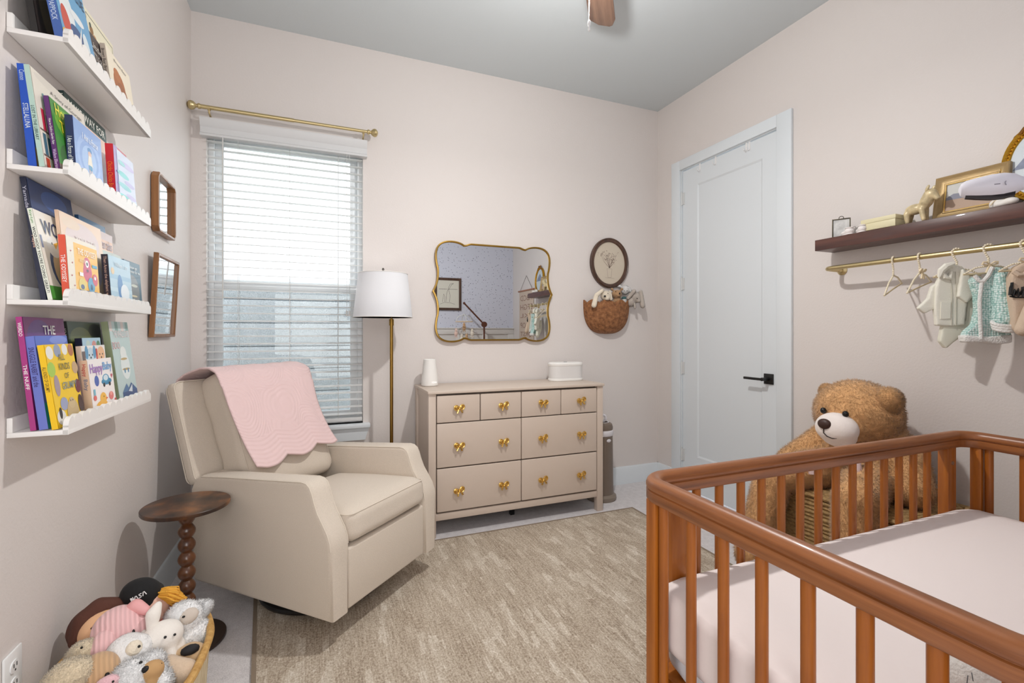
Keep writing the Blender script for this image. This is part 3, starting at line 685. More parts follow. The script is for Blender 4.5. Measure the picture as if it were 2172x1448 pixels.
# ================================================================== RUG
def rugm():
    m, nt, b = nodes('rug_weave')
    f1 = noise(nt, coords(nt, (1, .06, 1)), 150, 2, .55); f4 = noise(nt, coords(nt, (1, .3, 1)), 9, 2, .5); f3 = noise(nt, coords(nt, (1, .7, 1)), 150, 3, .8)
    vo = N(nt, 'ShaderNodeTexVoronoi', distance='CHEBYCHEV'); vo.inputs['Scale'].default_value = 1; vo.inputs['Randomness'].default_value = .9; nt.links.new(coords(nt, (34, 9, 1)), vo.inputs['Vector'])
    sp = N(nt, 'ShaderNodeSeparateColor'); nt.links.new(vo.outputs['Color'], sp.inputs[0]); cell = ramp(nt, sp.outputs[0], [(.70, (0, 0, 0)), (.92, (1, 1, 1))])
    def mad(x, k, y):
        n = N(nt, 'ShaderNodeMath', operation='MULTIPLY_ADD'); nt.links.new(x, n.inputs[0]); n.inputs[1].default_value = k
        if isinstance(y, float): n.inputs[2].default_value = y
        else: nt.links.new(y, n.inputs[2])
        return n.outputs[0]
    v = mad(cell, .15, mad(f1, .45, mad(f3, 1.15, mad(f4, .25, -.45))))
    nt.links.new(ramp(nt, v, [(.22, lin((138, 120, 102))), (.46, lin((184, 169, 150))), (.64, lin((208, 196, 179))), (.85, lin((234, 227, 216)))]), b.inputs['Base Color'])
    b.inputs['Roughness'].default_value = .95; bumpn(nt, b, f3, .6, .008); return m
RQ = [(-.300, 2.74), (2.016, 2.733), (1.98, .35), (-.12, .9)]
bm = BM(); prism(bm, RQ, lambda p: Vector((p[0], p[1], .001)), lambda p: Vector((p[0], p[1], .012)), 0, False)
rug = tag(obj('area_rug', bm, rugm()), 'beige streaked area rug on the grey carpet', 'rug')
bm = BM(); sweep(bm, [Vector((p[0], p[1], .006)) for p in RQ][::-1], [(-.012, .0068), (.004, .0058), (.004, -.005), (-.012, -.005)], (0, 0, 1)); obj('binding', bm, M('rug_binding', (148, 132, 114), .9, 0, (300, .5)), rug)

# ================================================================== CHAIR
KC = .96; CHL = (.0566*KC, 2.5146*KC, CAMH*(1-KC))
ch = thing('glider_armchair', 'cream upholstered swivel glider armchair in the back left corner', 'armchair', CHL, (0, 0, math.radians(44))); ch.scale = (KC, KC, KC)
def linen():
    m, nt, b = nodes('cream_linen'); c = lin((216, 204, 189)); v = coords(nt)
    f = noise(nt, v, 320, 2, .6); nt.links.new(ramp(nt, f, [(.3, tuple(x*.93 for x in c)), (.7, tuple(x*1.05 for x in c))]), b.inputs['Base Color'])
    b.inputs['Roughness'].default_value = .9; b.inputs['Sheen Weight'].default_value = .15; bumpn(nt, b, f, .25, .003); return m
LIN = linen()
PIPE = M('piping_cream', (222, 211, 196), .9)
prof = [(-.37, .08), (-.37, .36), (-.366, .39), (-.352, .425), (-.325, .465), (-.300, .505), (-.282, .545), (-.270, .58), (-.258, .603), (-.240, .616), (-.215, .620), (.0, .603), (.24, .584), (.42, .567), (.465, .545), (.49, .50), (.495, .40), (.47, .075)]
for s in (-1, 1):
    bm = BM(); x0, x1 = (.27*s, .375*s)
    prism(bm, prof, lambda p: Vector((x0, p[0], p[1])), lambda p: Vector((x1, p[0], p[1])), 0, True, .018)
    arm = obj('arm', bm, LIN, ch, sharp=60)
    for x in (x0-.0*s, x1):
        bm = BM(); q = [(y+(.006 if y < -.2 else 0), z-(.004 if z > .5 else 0)) for y, z in prof[1:14]]
        tube(bm, [(x-(.004*s if x == x1 else -.004*s), y, z) for y, z in q], .0022, 6); obj('piping', bm, PIPE, arm)
bm = BM(); bx(bm, -.272, .272, -.362, -.30, .08, .335, 0, .012, 3); obj('front_panel', bm, LIN, ch)
bm = BM(); bx(bm, -.272, .272, .36, .47, .075, .56, 0, .02, 3); bx(bm, -.272, .272, -.31, .40, .085, .30); obj('body_frame', bm, LIN, ch)
bm = BM(); rbox(bm, (0, -.085, .395), (.542, .59, .14), .045, .022, 12, (math.radians(-4.5), 0, 0)); sc_ = obj('seat_cushion', bm, LIN, ch, sharp=180)
bm = BM(); R_ = Euler((math.radians(-4.5), 0, 0)).to_matrix()
def rrect(hx, hy, r, n=5):
    out = []
    for (cx, cy, a0) in ((hx-r, hy-r, 0), (-hx+r, hy-r, PI/2), (-hx+r, -hy+r, PI), (hx-r, -hy+r, 1.5*PI)):
        for i in range(n+1): a = a0+PI/2*i/n; out.append((cx+r*math.cos(a), cy+r*math.sin(a)))
    return out
for zz in (.052,):
    tube(bm, [R_ @ Vector((p[0], p[1], zz))+Vector((0, -.085, .395)) for p in rrect(.264, .288, .03)], .0028, 6, True)
obj('piping', bm, PIPE, sc_)
def seg(pts, n=6):
    out = []
    for a, b in zip(pts, pts[1:]+pts[:1]):
        L = math.hypot(b[0]-a[0], b[1]-a[1]); k = max(1, int(L/.08))
        out += [(a[0]+(b[0]-a[0])*i/k, a[1]+(b[1]-a[1])*i/k) for i in range(k)]
    return out
LEAN = math.radians(-22.5)
LEAN = math.radians(-20.4); WL = (0, .577, .745)
bm = BM(); rbox(bm, WL, (.745, .075, .505), .030, 0, 12, (LEAN, 0, 0)); bk = obj('backrest', bm, LIN, ch, sharp=180)
bm = BM(); R_ = Euler((LEAN, 0, 0)).to_matrix()
for yy in (.031, -.031): tube(bm, [R_ @ Vector((p[0], yy, p[1]))+Vector(WL) for p in rrect(.367, .247, .035)], .0026, 6, True)
obj('piping', bm, PIPE, bk)
def cush(q, p):
    f = (1-p.x**2)*(1-p.z**2); q.y -= .022*f*(1 if p.y < 0 else 0); q.x *= (1+.035*max(0, p.z))*(1+.012*math.sin(p.z*11+p.y*2)*abs(p.x)**3); return q
CL2 = math.radians(-22.5); CC = (.008, .431, .722)
bm = BM(); rbox(bm, CC, (.515, .205, .645), .055, 0, 18, (CL2, 0, 0), 0, cush); bc = obj('back_cushion', bm, LIN, ch, sharp=180)
bm = BM(); R_ = Euler((CL2, 0, 0)).to_matrix()
tube(bm, [R_ @ cush(Vector((p[0], -.083, p[1])), Vector((p[0]/.2575, 0, p[1]/.31)))+Vector(CC) for p in seg(rrect(.247, .300, .045))], .0024, 6, True); obj('piping', bm, PIPE, bc)
bm = BM(); tube(bm, [(.275*math.cos(2*PI*i/48),   .05+.275*math.sin(2*PI*i/48), -.008) for i in range(48)], .016, 10, True)
bx(bm, -.27, .27, .03, .07, -.012, .006); bx(bm, -.02, .02, -.22, .32, -.012, .006); cyl(bm, (0, .05, -.01), (0, .05, .085), .06); obj('swivel_base', bm, BLACK, ch)
# blanket over the chair back
def quilt():
    m, nt, b = nodes('pink_quilt'); b.inputs['Base Color'].default_value = (*lin((233, 204, 203)), 1); b.inputs['Roughness'].default_value = .95; b.inputs['Sheen Weight'].default_value = .2
    v = coords(nt, (1, 1, 1), 'UV'); vo = N(nt, 'ShaderNodeTexVoronoi'); vo.inputs['Scale'].default_value = 4.2; vo.inputs['Randomness'].default_value = .55; nt.links.new(v, vo.inputs['Vector'])
    sn = N(nt, 'ShaderNodeMath', operation='SINE'); mu = N(nt, 'ShaderNodeMath', operation='MULTIPLY'); mu.inputs[1].default_value = 110; nt.links.new(vo.outputs['Distance'], mu.inputs[0]); nt.links.new(mu.outputs[0], sn.inputs[0])
    sp = N(nt, 'ShaderNodeSeparateXYZ'); nt.links.new(v, sp.inputs[0]); mv = N(nt, 'ShaderNodeMath', operation='MULTIPLY'); mv.inputs[1].default_value = 300; nt.links.new(sp.outputs[1], mv.inputs[0])
    s2 = N(nt, 'ShaderNodeMath', operation='SINE'); nt.links.new(mv.outputs[0], s2.inputs[0]); lt = N(nt, 'ShaderNodeMath', operation='LESS_THAN'); lt.inputs[1].default_value = .135; nt.links.new(sp.outputs[1], lt.inputs[0])
    mx = N(nt, 'ShaderNodeMix'); nt.links.new(lt.outputs[0], mx.inputs[0]); nt.links.new(sn.outputs[0], mx.inputs[2]); nt.links.new(s2.outputs[0], mx.inputs[3])
    bumpn(nt, b, mx.outputs[0], .28, .003); return m
def path_at(s):   # arc-length path in the (y,z) plane of the chair, front hem -> over the top -> rear hem
    P_ = [(.205, .570), (.250, .66), (.285, .74), (.325, .83), (.365, .92), (.398, .99), (.425, 1.026), (.475, 1.044), (.54, 1.042), (.605, 1.024), (.665, 1.004), (.712, .975), (.716, .935), (.700, .88), (.672, .80), (.640, .71)]
    L = [0]
    for a, b in zip(P_, P_[1:]): L.append(L[-1]+math.hypot(b[0]-a[0], b[1]-a[1]))
    s = max(0, min(1, s))*L[-1]
    for i in range(len(L)-1):
        if s <= L[i+1]+1e-9:
            f = (s-L[i])/(L[i+1]-L[i]); return P_[i][0]+f*(P_[i+1][0]-P_[i][0]), P_[i][1]+f*(P_[i+1][1]-P_[i][1])
bm = BM(); uv = bm.loops.layers.uv.new('UVMap'); nu, nv = 56, 90; G = []
for j in range(nv+1):
    row = []
    for i in range(nu+1):
        u = i/nu; s0 = .012+.05*(1-abs(math.sin(PI*(u*3.0+.0))))*(.8) - .02*(u-.5)*0
        hem = .030*(1-abs(math.sin(PI*u*2.6+.25)))+.035*u
        s = hem+(1-hem)*(j/nv) if j < nv else 1
        y, z = path_at(s)
        k = min(1, s/.44); k2 = max(0, min(1, (s-.44)/.15)); k3 = max(0, min(1, (s-.7)/.3)); xl = -.243-.060*k-.02*math.sin(k*PI)+.005*k2-.030*k3; xr = .278-.026*k-.04*math.sin(k*PI)+.05*k2
        x = xl+(xr-xl)*u
        wob = .006*math.sin(u*9+s*5)*math.sin(s*7)+.004*math.sin(u*23+1)
        side = .03*max(0, (u-.86)/.14)**2*min(1, s/.3)
        row.append(bm.verts.new((x, y+.0-abs(wob)*.4-(.006 if s < .4 else 0)+side*.3, z+abs(wob)*.6+.004-side*.6)))
    G.append(row)
for j in range(nv):
    for i in range(nu):
        f = newf(bm, [G[j][i], G[j][i+1], G[j+1][i+1], G[j+1][i]], 0, True)
        for l, (a, b) in zip(f.loops, ((i, j), (i+1, j), (i+1, j+1), (i, j+1))): l[uv].uv = (a/nu*.62, b/nv)
bk_ = obj('quilted_blanket', bm, quilt(), None, CHL, (0, 0, math.radians(44)), sharp=180); bk_.scale = (KC, KC, KC)
md = bk_.modifiers.new('t', 'SOLIDIFY'); md.thickness = .008; md.offset = 1
tag(bk_, 'pale pink quilted blanket with scalloped hem draped over armchair', 'blanket')
# ================================================================== SIDE TABLE
st = thing('side_table', 'round brown side table on a turned bobbin column', 'side table', (-.483, 2.22, 0))
def rust():
    m, nt, b = nodes('rustic_brown_top'); v = coords(nt, (1, .25, 1)); f = noise(nt, v, 16, 5, .6); g = noise(nt, coords(nt), 9, 3)
    ad = N(nt, 'ShaderNodeMath', operation='MULTIPLY_ADD'); nt.links.new(f, ad.inputs[0]); ad.inputs[1].default_value = .5; nt.links.new(g, ad.inputs[2])
    nt.links.new(ramp(nt, ad.outputs[0], [(.58, lin((46, 34, 30))), (.78, lin((84, 56, 38))), (1.0, lin((140, 90, 50)))]), b.inputs['Base Color']); b.inputs['Roughness'].default_value = .32; return m
RU = rust()
bm = BM(); lathe(bm, [(0, .535), (.148, .535), (.150, .538), (.150, .548), (.148, .55), (0, .55)], 64, caps=False); obj('tabletop', bm, RU, st)
bm = BM(); pr_ = [(.018, .02), (.018, .03)]
nb = 9
for k in range(nb):
    z0 = .03+k*.055
    for i in range(9): a = PI*i/8; pr_.append((.017+.0135*math.sin(a), z0+.055*(i/8)))
pr_ += [(.024, .527), (.034, .535)]
lathe(bm, pr_, 28); obj('bobbin_column', bm, WOOD('bobbin_brown', (62, 36, 20), (118, 70, 36), 2, 22, .3, .4, .3), st)
bm = BM(); lathe(bm, [(0, 0), (.133, 0), (.135, .003), (.135, .014), (.133, .017), (0, .02)], 56, caps=False); obj('base', bm, M('dark_brown_base', (60, 45, 38), .4), st)

# ================================================================== LEFT WALL: SHELVES, BOOKS, MIRRORS
SY0, SY1, SXF = 1.478, 2.092, -.565
SHW = M('shelf_white', (240, 238, 235), .4)
def lip_poly(n=13):
    out = [(0, 0), (0, .022)]; w_ = (SY1-SY0-.04)/n
    for i in range(8): a = PI-PI/2*i/7; out.append((.022+.022*math.cos(a), .018+.024*math.sin(a)))
    for k in range(n):
        y0 = .028+k*w_
        for i in range(7): a = PI-PI*i/6; out.append((y0+w_/2+w_/2*math.cos(a)*.98, .028+.016*math.sin(a)))
    out += [(SY1-SY0-.006, .03), (SY1-SY0, .024), (SY1-SY0, 0)]; return out
names = {1: 'topmost', 2: 'second from top', 3: 'third from top', 4: 'lowest'}
shelf0 = None
ZS = {1: 1.932, 2: 1.611, 3: 1.292, 4: .977}
for k in (1, 2, 3, 4):
    lab = {1: 'topmost white scalloped book ledge on the left wall', 2: 'second white scalloped book ledge from the top, left wall', 3: 'third white scalloped book ledge from the top, left wall', 4: 'lowest white scalloped book ledge on the left wall'}[k]
    if shelf0 is None:
        shelf0 = thing('book_ledge', lab, 'shelf', (XL, SY0, ZS[k]), (0, 0, 0), 'scalloped book ledges')
        bm = BM(); bx(bm, .001, SXF-XL, 0, SY1-SY0, 0, .012, 0, .001); obj('ledge_board', bm, SHW, shelf0)
        bm = BM(); bx(bm, .001, .012, 0, SY1-SY0, .012, .047, 0, .001); obj('back_rail', bm, SHW, shelf0)
        bm = BM(); fx = SXF-XL; prism(bm, lip_poly(), lambda p: Vector((fx-.011, p[0], p[1])), lambda p: Vector((fx, p[0], p[1]))); obj('scalloped_lip', bm, SHW, shelf0)
    else: dupthing(shelf0, (XL, SY0, ZS[k]), None, lab, 'scalloped book ledges')
PAGES = M('page_edges', (238, 230, 214), .8)
def cm(c): return M('cover_%02x%02x%02x' % tuple(c), c, .38, coat=.1)
def shapes(bm, w_, h_, lst, mats):
    for k, s in enumerate(lst):
        col = s[-1]
        if col not in mats: mats.append(col)
        mi = mats.index(col); y = -.0006-.00006*k
        if s[0] == 'e': pts = [(s[1]*w_+s[3]*w_*math.cos(2*PI*i/20), s[2]*h_+s[4]*h_*math.sin(2*PI*i/20)) for i in range(20)]
        elif s[0] == 'r': pts = [(s[1]*w_, s[2]*h_), (s[3]*w_, s[2]*h_), (s[3]*w_, s[4]*h_), (s[1]*w_, s[4]*h_)]
        else: pts = [(a*w_, b*h_) for a, b in s[1]]
        newf(bm, [bm.verts.new((a, y, b)) for a, b in pts], mi)
def book(shelf, label, Y0, Xb, Xt, Zt, w_, t_, cov, spn, title=(), spine=(), art=(), tilt=0, Xback=None):
    zb = ZS[shelf]+.0125
    lean = math.atan2(max(.004, Xb-Xt), Zt-zb); h_ = math.hypot(Xb-Xt, Zt-zb)
    zoff = t_*math.sin(lean)
    o = thing('book', label, 'book', (Xb, Y0, zb+zoff*0+.0005+zoff), (-lean, 0, PI/2), {1: 'books on the topmost ledge', 2: 'books on the second ledge', 3: 'books on the third ledge', 4: 'books on the lowest ledge'}[shelf])
    bm = BM(); e = .0016
    bx(bm, e, w_, 0, e, 0, h_, 0); bx(bm, e, w_, t_-e, t_, 0, h_, 0); bx(bm, 0, e, 0, t_, 0, h_, 1)
    obj('cover', bm, [cm(cov), cm(spn)], o)
    bm = BM(); bx(bm, e, w_-.003, e, t_-e, .002, h_-.003); obj('pages', bm, PAGES, o)
    if art:
        bm = BM(); ml = []; shapes(bm, w_, h_, [('r', .01, .005, .995, .995, tuple(cov))]+list(art), ml); obj('cover_art', bm, [cm(c) for c in ml], o, recalc=False)
    for (s, x, z, tw, th, c) in title: text(o, s, tw*w_, th*h_, cm(c), 'title_lettering', (x*w_, -.0020, z*h_), FRONT, .01)
    for (s, z, tl, c) in spine: text(o, s, tl*h_, t_*.62, cm(c), 'spine_lettering', (-.0006, t_*.81, z*h_), SPINE, .008)
    return o
W_, K_ = (250, 250, 248), (28, 28, 30)
# lowest ledge
book(4, 'tall purple book at the left end of lowest ledge', 1.473+.012, -.628, -.655, 1.262, .198, .011, (122, 44, 110), (172, 54, 130), [('THE', .42, .84, .30, .085, W_), ('NUFF', .24, .60, .72, .19, (226, 226, 222))], [('THE NUFF', .58, .22, W_), ('WEIRDO', .95, .12, W_)], [('e', .35, .8, .3, .18, (104, 60, 130))])
book(4, 'blue to teal book in front of the tall purple book', 1.488, -.607, -.634, 1.215, .159, .017, (92, 116, 206), (110, 124, 204), [], [('SNUGGLE RABBIT and the', .88, .42, (56, 46, 110))], [('e', .7, .95, .28, .05, (130, 150, 226)), ('r', 0, 0, 1, .28, (40, 160, 160)), ('e', .5, .6, .2, .12, (140, 110, 200))])
book(4, 'yellow animal book at the front left of lowest ledge', 1.480, -.585, -.613, 1.194, .143, .012, (246, 205, 30), (246, 200, 24), [('ALL', .38, .80, .22, .08, (120, 116, 60)), ('KINDS', .35, .68, .38, .085, (120, 116, 60)), ('OF', .50, .57, .15, .07, (120, 116, 60)), ('GRUMPY', .36, .44, .52, .09, (130, 150, 150))], [('ALL KINDS OF GRUMPY', .74, .30, (120, 90, 20))],
     [('e', .14, .90, .12, .08, (236, 234, 228)), ('e', .40, .92, .12, .08, (150, 160, 186)), ('e', .66, .93, .1, .07, (238, 236, 230)), ('e', .88, .92, .1, .08, (182, 110, 60)), ('e', .10, .70, .13, .09, (170, 206, 80)), ('e', .93, .69, .11, .08, (200, 166, 124)), ('e', .20, .50, .09, .13, (168, 150, 160)), ('e', .92, .45, .10, .09, (110, 40, 50)), ('e', .33, .27, .13, .08, (158, 166, 196)), ('e', .17, .12, .15, .09, (232, 230, 226)), ('e', .16, .17, .05, .07, (40, 36, 38)), ('e', .60, .13, .22, .18, (200, 176, 130)), ('e', .60, .26, .11, .07, (206, 184, 140)), ('e', .92, .22, .09, .12, (58, 30, 24)), ('e', .56, .29, .012, .012, K_), ('e', .64, .29, .012, .012, K_)])
book(4, 'dark green landscape cover book behind the middle of lowest ledge', 1.733, -.641, -.668, 1.256, .222, .012, (62, 78, 52), (34, 46, 40), [], [('JOANNA GAINES', .93, .38, (220, 224, 214))], [('e', .35, .82, .3, .12, (108, 116, 70)), ('e', .8, .9, .2, .08, (28, 36, 34)), ('e', .2, .5, .16, .3, (46, 60, 44)), ('r', .62, .1, 1, .7, (40, 52, 40))])
book(4, 'navy board book with pink heart on spine, lowest ledge', 1.735, -.619, -.634, 1.208, .125, .016, (176, 208, 226), (26, 30, 58), [], [], [('e', .62, .9, .12, .06, (214, 150, 140)), ('e', .85, .9, .1, .06, (80, 130, 90)), ('e', .3, .92, .1, .05, (196, 216, 210))])
book(4, 'white board book with puppy and bear faces on lowest ledge', 1.690, -.6035, -.620, 1.186, .160, .011, (244, 240, 236), (242, 220, 196), [], [],
     [('e', .36, .86, .17, .11, (206, 222, 232)), ('e', .20, .90, .07, .10, (96, 156, 196)), ('e', .52, .90, .06, .10, (96, 156, 196)), ('e', .30, .86, .02, .015, K_), ('e', .43, .86, .02, .015, K_), ('e', .36, .82, .025, .015, K_), ('e', .80, .86, .16, .12, (240, 190, 146)), ('e', .74, .86, .02, .015, K_), ('e', .86, .86, .02, .015, K_), ('e', .80, .81, .025, .015, K_), ('r', .58, .72, .64, .95, (206, 70, 60)), ('r', .02, .72, .14, .92, (110, 90, 84))])
book(4, 'happy baby board book with duck and car, lowest ledge', 1.672, -.584, -.600, 1.146, .166, .017, (250, 244, 242), (246, 206, 168), [('Happy', .06, .70, .50, .22, (170, 120, 200)), ('Baby', .58, .73, .38, .20, (110, 170, 226))], [('Happy', .93, .22, (206, 60, 50)), ('Baby', .66, .20, (120, 130, 150))],
     [('e', .28, .60, .09, .10, (70, 100, 180)), ('e', .68, .56, .22, .065, (44, 134, 176)), ('e', .66, .62, .14, .08, (60, 150, 190)), ('e', .66, .63, .10, .055, (220, 236, 244)), ('e', .56, .50, .045, .04, K_), ('e', .80, .50, .045, .04, K_), ('p', [(.92, .60), (.97, .66), (.94, .69), (.92, .67), (.90, .69), (.87, .66)], (200, 90, 110)), ('e', .38, .10, .26, .13, (246, 186, 60)), ('e', .46, .26, .13, .11, (246, 190, 66)), ('p', [(.56, .27), (.66, .25), (.57, .22)], (230, 110, 60)), ('e', .48, .29, .015, .015, K_), ('e', .80, .27, .10, .08, (226, 120, 116)), ('e', .80, .31, .05, .04, (240, 160, 150)), ('r', .93, .06, 1.0, .20, (206, 60, 54)), ('r', .10, .30, .17, .46, (120, 190, 210)), ('e', .13, .30, .06, .05, (226, 110, 100)), ('p', [(.70, .05), (.78, .02), (.82, .16)], (80, 150, 110)), ('p', [(.88, .03), (.80, .02), (.78, .14)], (80, 150, 110))])
book(4, 'pale mint tall picture book with a giraffe at right end, lowest ledge', 1.922, -.602, -.636, 1.259, .168, .018, (196, 216, 214), (164, 176, 140), [('THE WHALE LOVES', .16, .80, .78, .09, (236, 222, 222)), ('BOO', .05, .66, .35, .09, (230, 190, 190))], [], [('r', .02, .88, .16, 1, (226, 214, 208)), ('r', .3, .88, .45, 1, (140, 176, 168)), ('r', .6, .88, .75, 1, (226, 214, 208)), ('r', .85, .88, 1, 1, (140, 176, 168)), ('e', .55, .44, .24, .17, (232, 240, 238)), ('e', .53, .60, .16, .09, (236, 240, 236)), ('e', .52, .53, .17, .015, (198, 170, 110)), ('e', .56, .40, .20, .014, (198, 170, 110)), ('e', .66, .38, .03, .03, (60, 130, 176)), ('e', .48, .38, .03, .03, (60, 130, 176)), ('r', .2, .0, .98, .12, (72, 96, 140)), ('p', [(.2, .12), (.45, .22), (.6, .12)], (92, 130, 170)), ('p', [(.45, .12), (.7, .22), (.98, .12)], (70, 104, 150)), ('r', .3, .04, .9, .06, (180, 150, 90)), ('p', [(.5, .12), (.75, .2), (.7, .1)], (226, 232, 236))])
# third ledge
book(3, 'tall navy night sky book at left of third ledge', 1.531, -.628, -.668, 1.607, .228, .011, (34, 58, 108), (36, 42, 66), [('AND CISSY', .55, .64, .4, .05, (150, 160, 150))], [('Maybe', .53, .10, (230, 190, 170)), ('Yamada', .93, .18, (190, 190, 206))], [('e', .55, .88, .3, .09, (46, 84, 150)), ('p', [(.86, .72), (.88, .80), (.90, .72), (.96, .71), (.90, .69), (.88, .62), (.86, .69), (.80, .71)], (200, 190, 160)), ('r', 0, 0, 1, .35, (24, 40, 78))])
book(3, 'white penguin cover book with green spine top, third ledge', 1.511, -.608, -.648, 1.527, .150, .009, (240, 234, 222), (236, 240, 226), [('WOO', .16, .74, .78, .17, (40, 60, 100)), ('Y', .86, .56, .13, .13, K_)], [("WOO HOO! YOU'RE DOING GREAT!", .80, .72, K_), ('Kry-Lyn', .98, .14, (80, 150, 70))],
     [('r', 0, 0, 1, .16, (76, 150, 60)), ('e', .55, .40, .34, .26, (60, 80, 120)), ('e', .62, .38, .32, .25, (214, 184, 140)), ('e', .44, .62, .22, .12, (236, 234, 230)), ('p', [(.44, .66), (.64, .70), (.50, .60)], (236, 180, 60)), ('r', .40, .13, .9, .18, (200, 120, 50)), ('e', .40, .66, .02, .015, K_), ('r', .04, .58, .10, .72, (110, 120, 150))])
book(3, 'peach watercolour book in the middle of third ledge', 1.600, -.612, -.634, 1.547, .262, .007, (240, 212, 186), (240, 206, 176), [('you are', .30, .70, .5, .08, (236, 226, 220))], [('You are', .75, .2, (150, 110, 90))], [('e', .5, .75, .4, .2, (226, 208, 206)), ('e', .25, .9, .2, .06, (236, 214, 190)), ('e', .6, .4, .3, .2, (214, 204, 214))])
book(3, 'orange and yellow monster board book at the front of third ledge', 1.530, -.582, -.592, 1.471, .180, .014, (236, 228, 210), (226, 88, 62), [('THE ODYSSEY', .32, .76, .62, .10, (250, 244, 226)), ('A MONSTER EPIC', .36, .64, .2, .06, (246, 226, 170))], [('THE ODYSSEY', .70, .42, W_)],
     [('r', .22, 0, 1, .93, (246, 190, 70)), ('e', .62, .50, .15, .16, (206, 70, 110)), ('e', .62, .62, .12, .13, (206, 70, 110)), ('e', .62, .64, .055, .06, W_), ('e', .62, .64, .025, .03, K_), ('e', .62, .53, .04, .025, (90, 30, 60)), ('e', .42, .28, .12, .11, (226, 206, 110)), ('e', .42, .25, .06, .04, (70, 90, 130)), ('e', .72, .30, .12, .13, (90, 160, 196)), ('e', .72, .27, .04, .05, (40, 80, 120)), ('e', .86, .40, .09, .10, (214, 80, 100)), ('e', .86, .43, .03, .03, W_), ('p', [(.30, .20), (.92, .20), (.84, .0), (.40, .0)], (60, 104, 160)), ('r', .78, .60, .96, .65, (70, 160, 196)), ('e', .15, .60, .015, .012, (190, 60, 60)), ('e', .11, .40, .015, .012, (190, 60, 60)), ('e', .17, .25, .015, .012, (190, 60, 60)), ('e', .12, .78, .015, .012, (190, 60, 60)), ('r', .34, .42, .46, .48, W_)])
book(3, 'thin blue book at the back of third ledge', 1.791, -.645, -.662, 1.575, .190, .009, (66, 130, 184), (40, 84, 130))
book(3, 'peach spined small book behind the light blue book, third ledge', 1.850, -.633, -.645, 1.548, .136, .006, (236, 196, 168), (226, 184, 156), [('mitten tales', .08, .78, .84, .12, (160, 140, 150))], [], [('r', 0, .90, 1, 1, (210, 190, 186))])
book(3, 'small grey book titled discovery on third ledge', 1.840, -.622, -.634, 1.487, .185, .006, (190, 200, 190), (170, 180, 176), [('DISCOVERY', .06, .78, .88, .14, (36, 50, 60))], [], [('e', .6, .5, .4, .25, (150, 170, 160))])
book(3, 'light blue striped bedtime board book with black spine, third ledge', 1.795, -.583, -.594, 1.462, .180, .016, (176, 206, 222), (34, 28, 44), [('When I am', .25, .80, .6, .09, (214, 226, 232))], [('Then Amos the elephant was', .96, .80, (206, 170, 150))], [('r', 0, .55, 1, .64, (150, 190, 214)), ('r', 0, .30, 1, .38, (196, 222, 234)), ('e', .45, .40, .12, .26, (70, 130, 186)), ('e', .65, .3, .2, .18, (232, 240, 244)), ('e', .15, .7, .07, .07, (226, 196, 150)), ('r', .4, .0, .6, .2, (60, 120, 180))])
book(3, 'dark teal board book with grey moon at right end of third ledge', 1.950, -.592, -.602, 1.469, .150, .012, (36, 84, 104), (30, 70, 90), [('please get\nthe moon for me', .10, .76, .84, .15, (226, 232, 232))], [], [('e', .42, .38, .44, .34, (112, 116, 116)), ('e', .55, .5, .2, .03, (200, 204, 190)), ('e', .3, .42, .06, .05, (226, 196, 190)), ('e', .5, .28, .2, .02, (214, 200, 160)), ('e', .45, .16, .26, .02, (214, 200, 160)), ('p', [(.85, .12), (.88, .18), (.94, .12), (.88, .06)], (236, 206, 70))])
# second ledge
book(2, 'bright blue spined book at left end of second ledge', 1.500, -.633, -.655, 1.871, .245, .016, (32, 88, 176), (26, 84, 196), [], [('STELLALUNA', .62, .24, (226, 236, 244)), ('Cannon', .94, .10, (190, 210, 240))], [('r', 0, 0, 1, .2, (140, 120, 80))])
book(2, 'pale library cover book with mint spine on second ledge', 1.481, -.611, -.640, 1.863, .285, .010, (232, 226, 214), (182, 212, 200), [('LOST IN', .14, .66, .75, .14, (96, 160, 170)), ('A Story of Courage', .30, .86, .6, .05, (120, 116, 116))], [('LOST IN THE LIBRARY', .60, .34, (60, 90, 90))],
     [('e', .4, .95, .35, .05, (222, 216, 206)), ('r', .02, .38, .95, .40, (120, 100, 90)), ('r', .02, .12, .95, .14, (110, 90, 80)), ('r', .08, .40, .13, .62, (206, 50, 80)), ('r', .15, .40, .20, .58, (120, 110, 120)), ('r', .05, .14, .10, .36, (70, 110, 130)), ('r', .12, .14, .19, .34, (60, 100, 120)), ('r', .21, .14, .26, .36, (180, 80, 50)), ('r', .04, .0, .10, .11, (190, 70, 40)), ('r', .14, .0, .22, .12, (150, 160, 120)), ('r', .3, .4, .9, .6, (200, 170, 160))])
book(2, 'dark green tall book at the back of second ledge', 1.711, -.640, -.665, 1.905, .281, .012, (38, 70, 66), (34, 60, 58), [('MAKE WAY FOR', .06, .86, .88, .085, (240, 240, 232)), ('DUCKLINGS', .15, .73, .7, .08, (240, 240, 232))], [('MAKE WAY', .97, .22, (226, 226, 216))])
book(2, 'green book with purple spine in front of library book, second ledge', 1.514, -.594, -.618, 1.808, .150, .010, (64, 140, 54), (92, 40, 110), [('How', .14, .80, .45, .16, (246, 236, 70)), ('To Ca', .22, .60, .7, .16, (246, 226, 60)), ('Ca', .35, .30, .5, .2, (60, 30, 40))], [('How to Catch a Garden Fairy', .70, .34, W_), ('Wallace Elkerton', .30, .26, (226, 200, 236))], [('e', .5, .75, .4, .2, (120, 180, 60)), ('e', .5, .25, .4, .22, (60, 110, 50)), ('r', 0, 0, 1, .12, (110, 70, 40))])
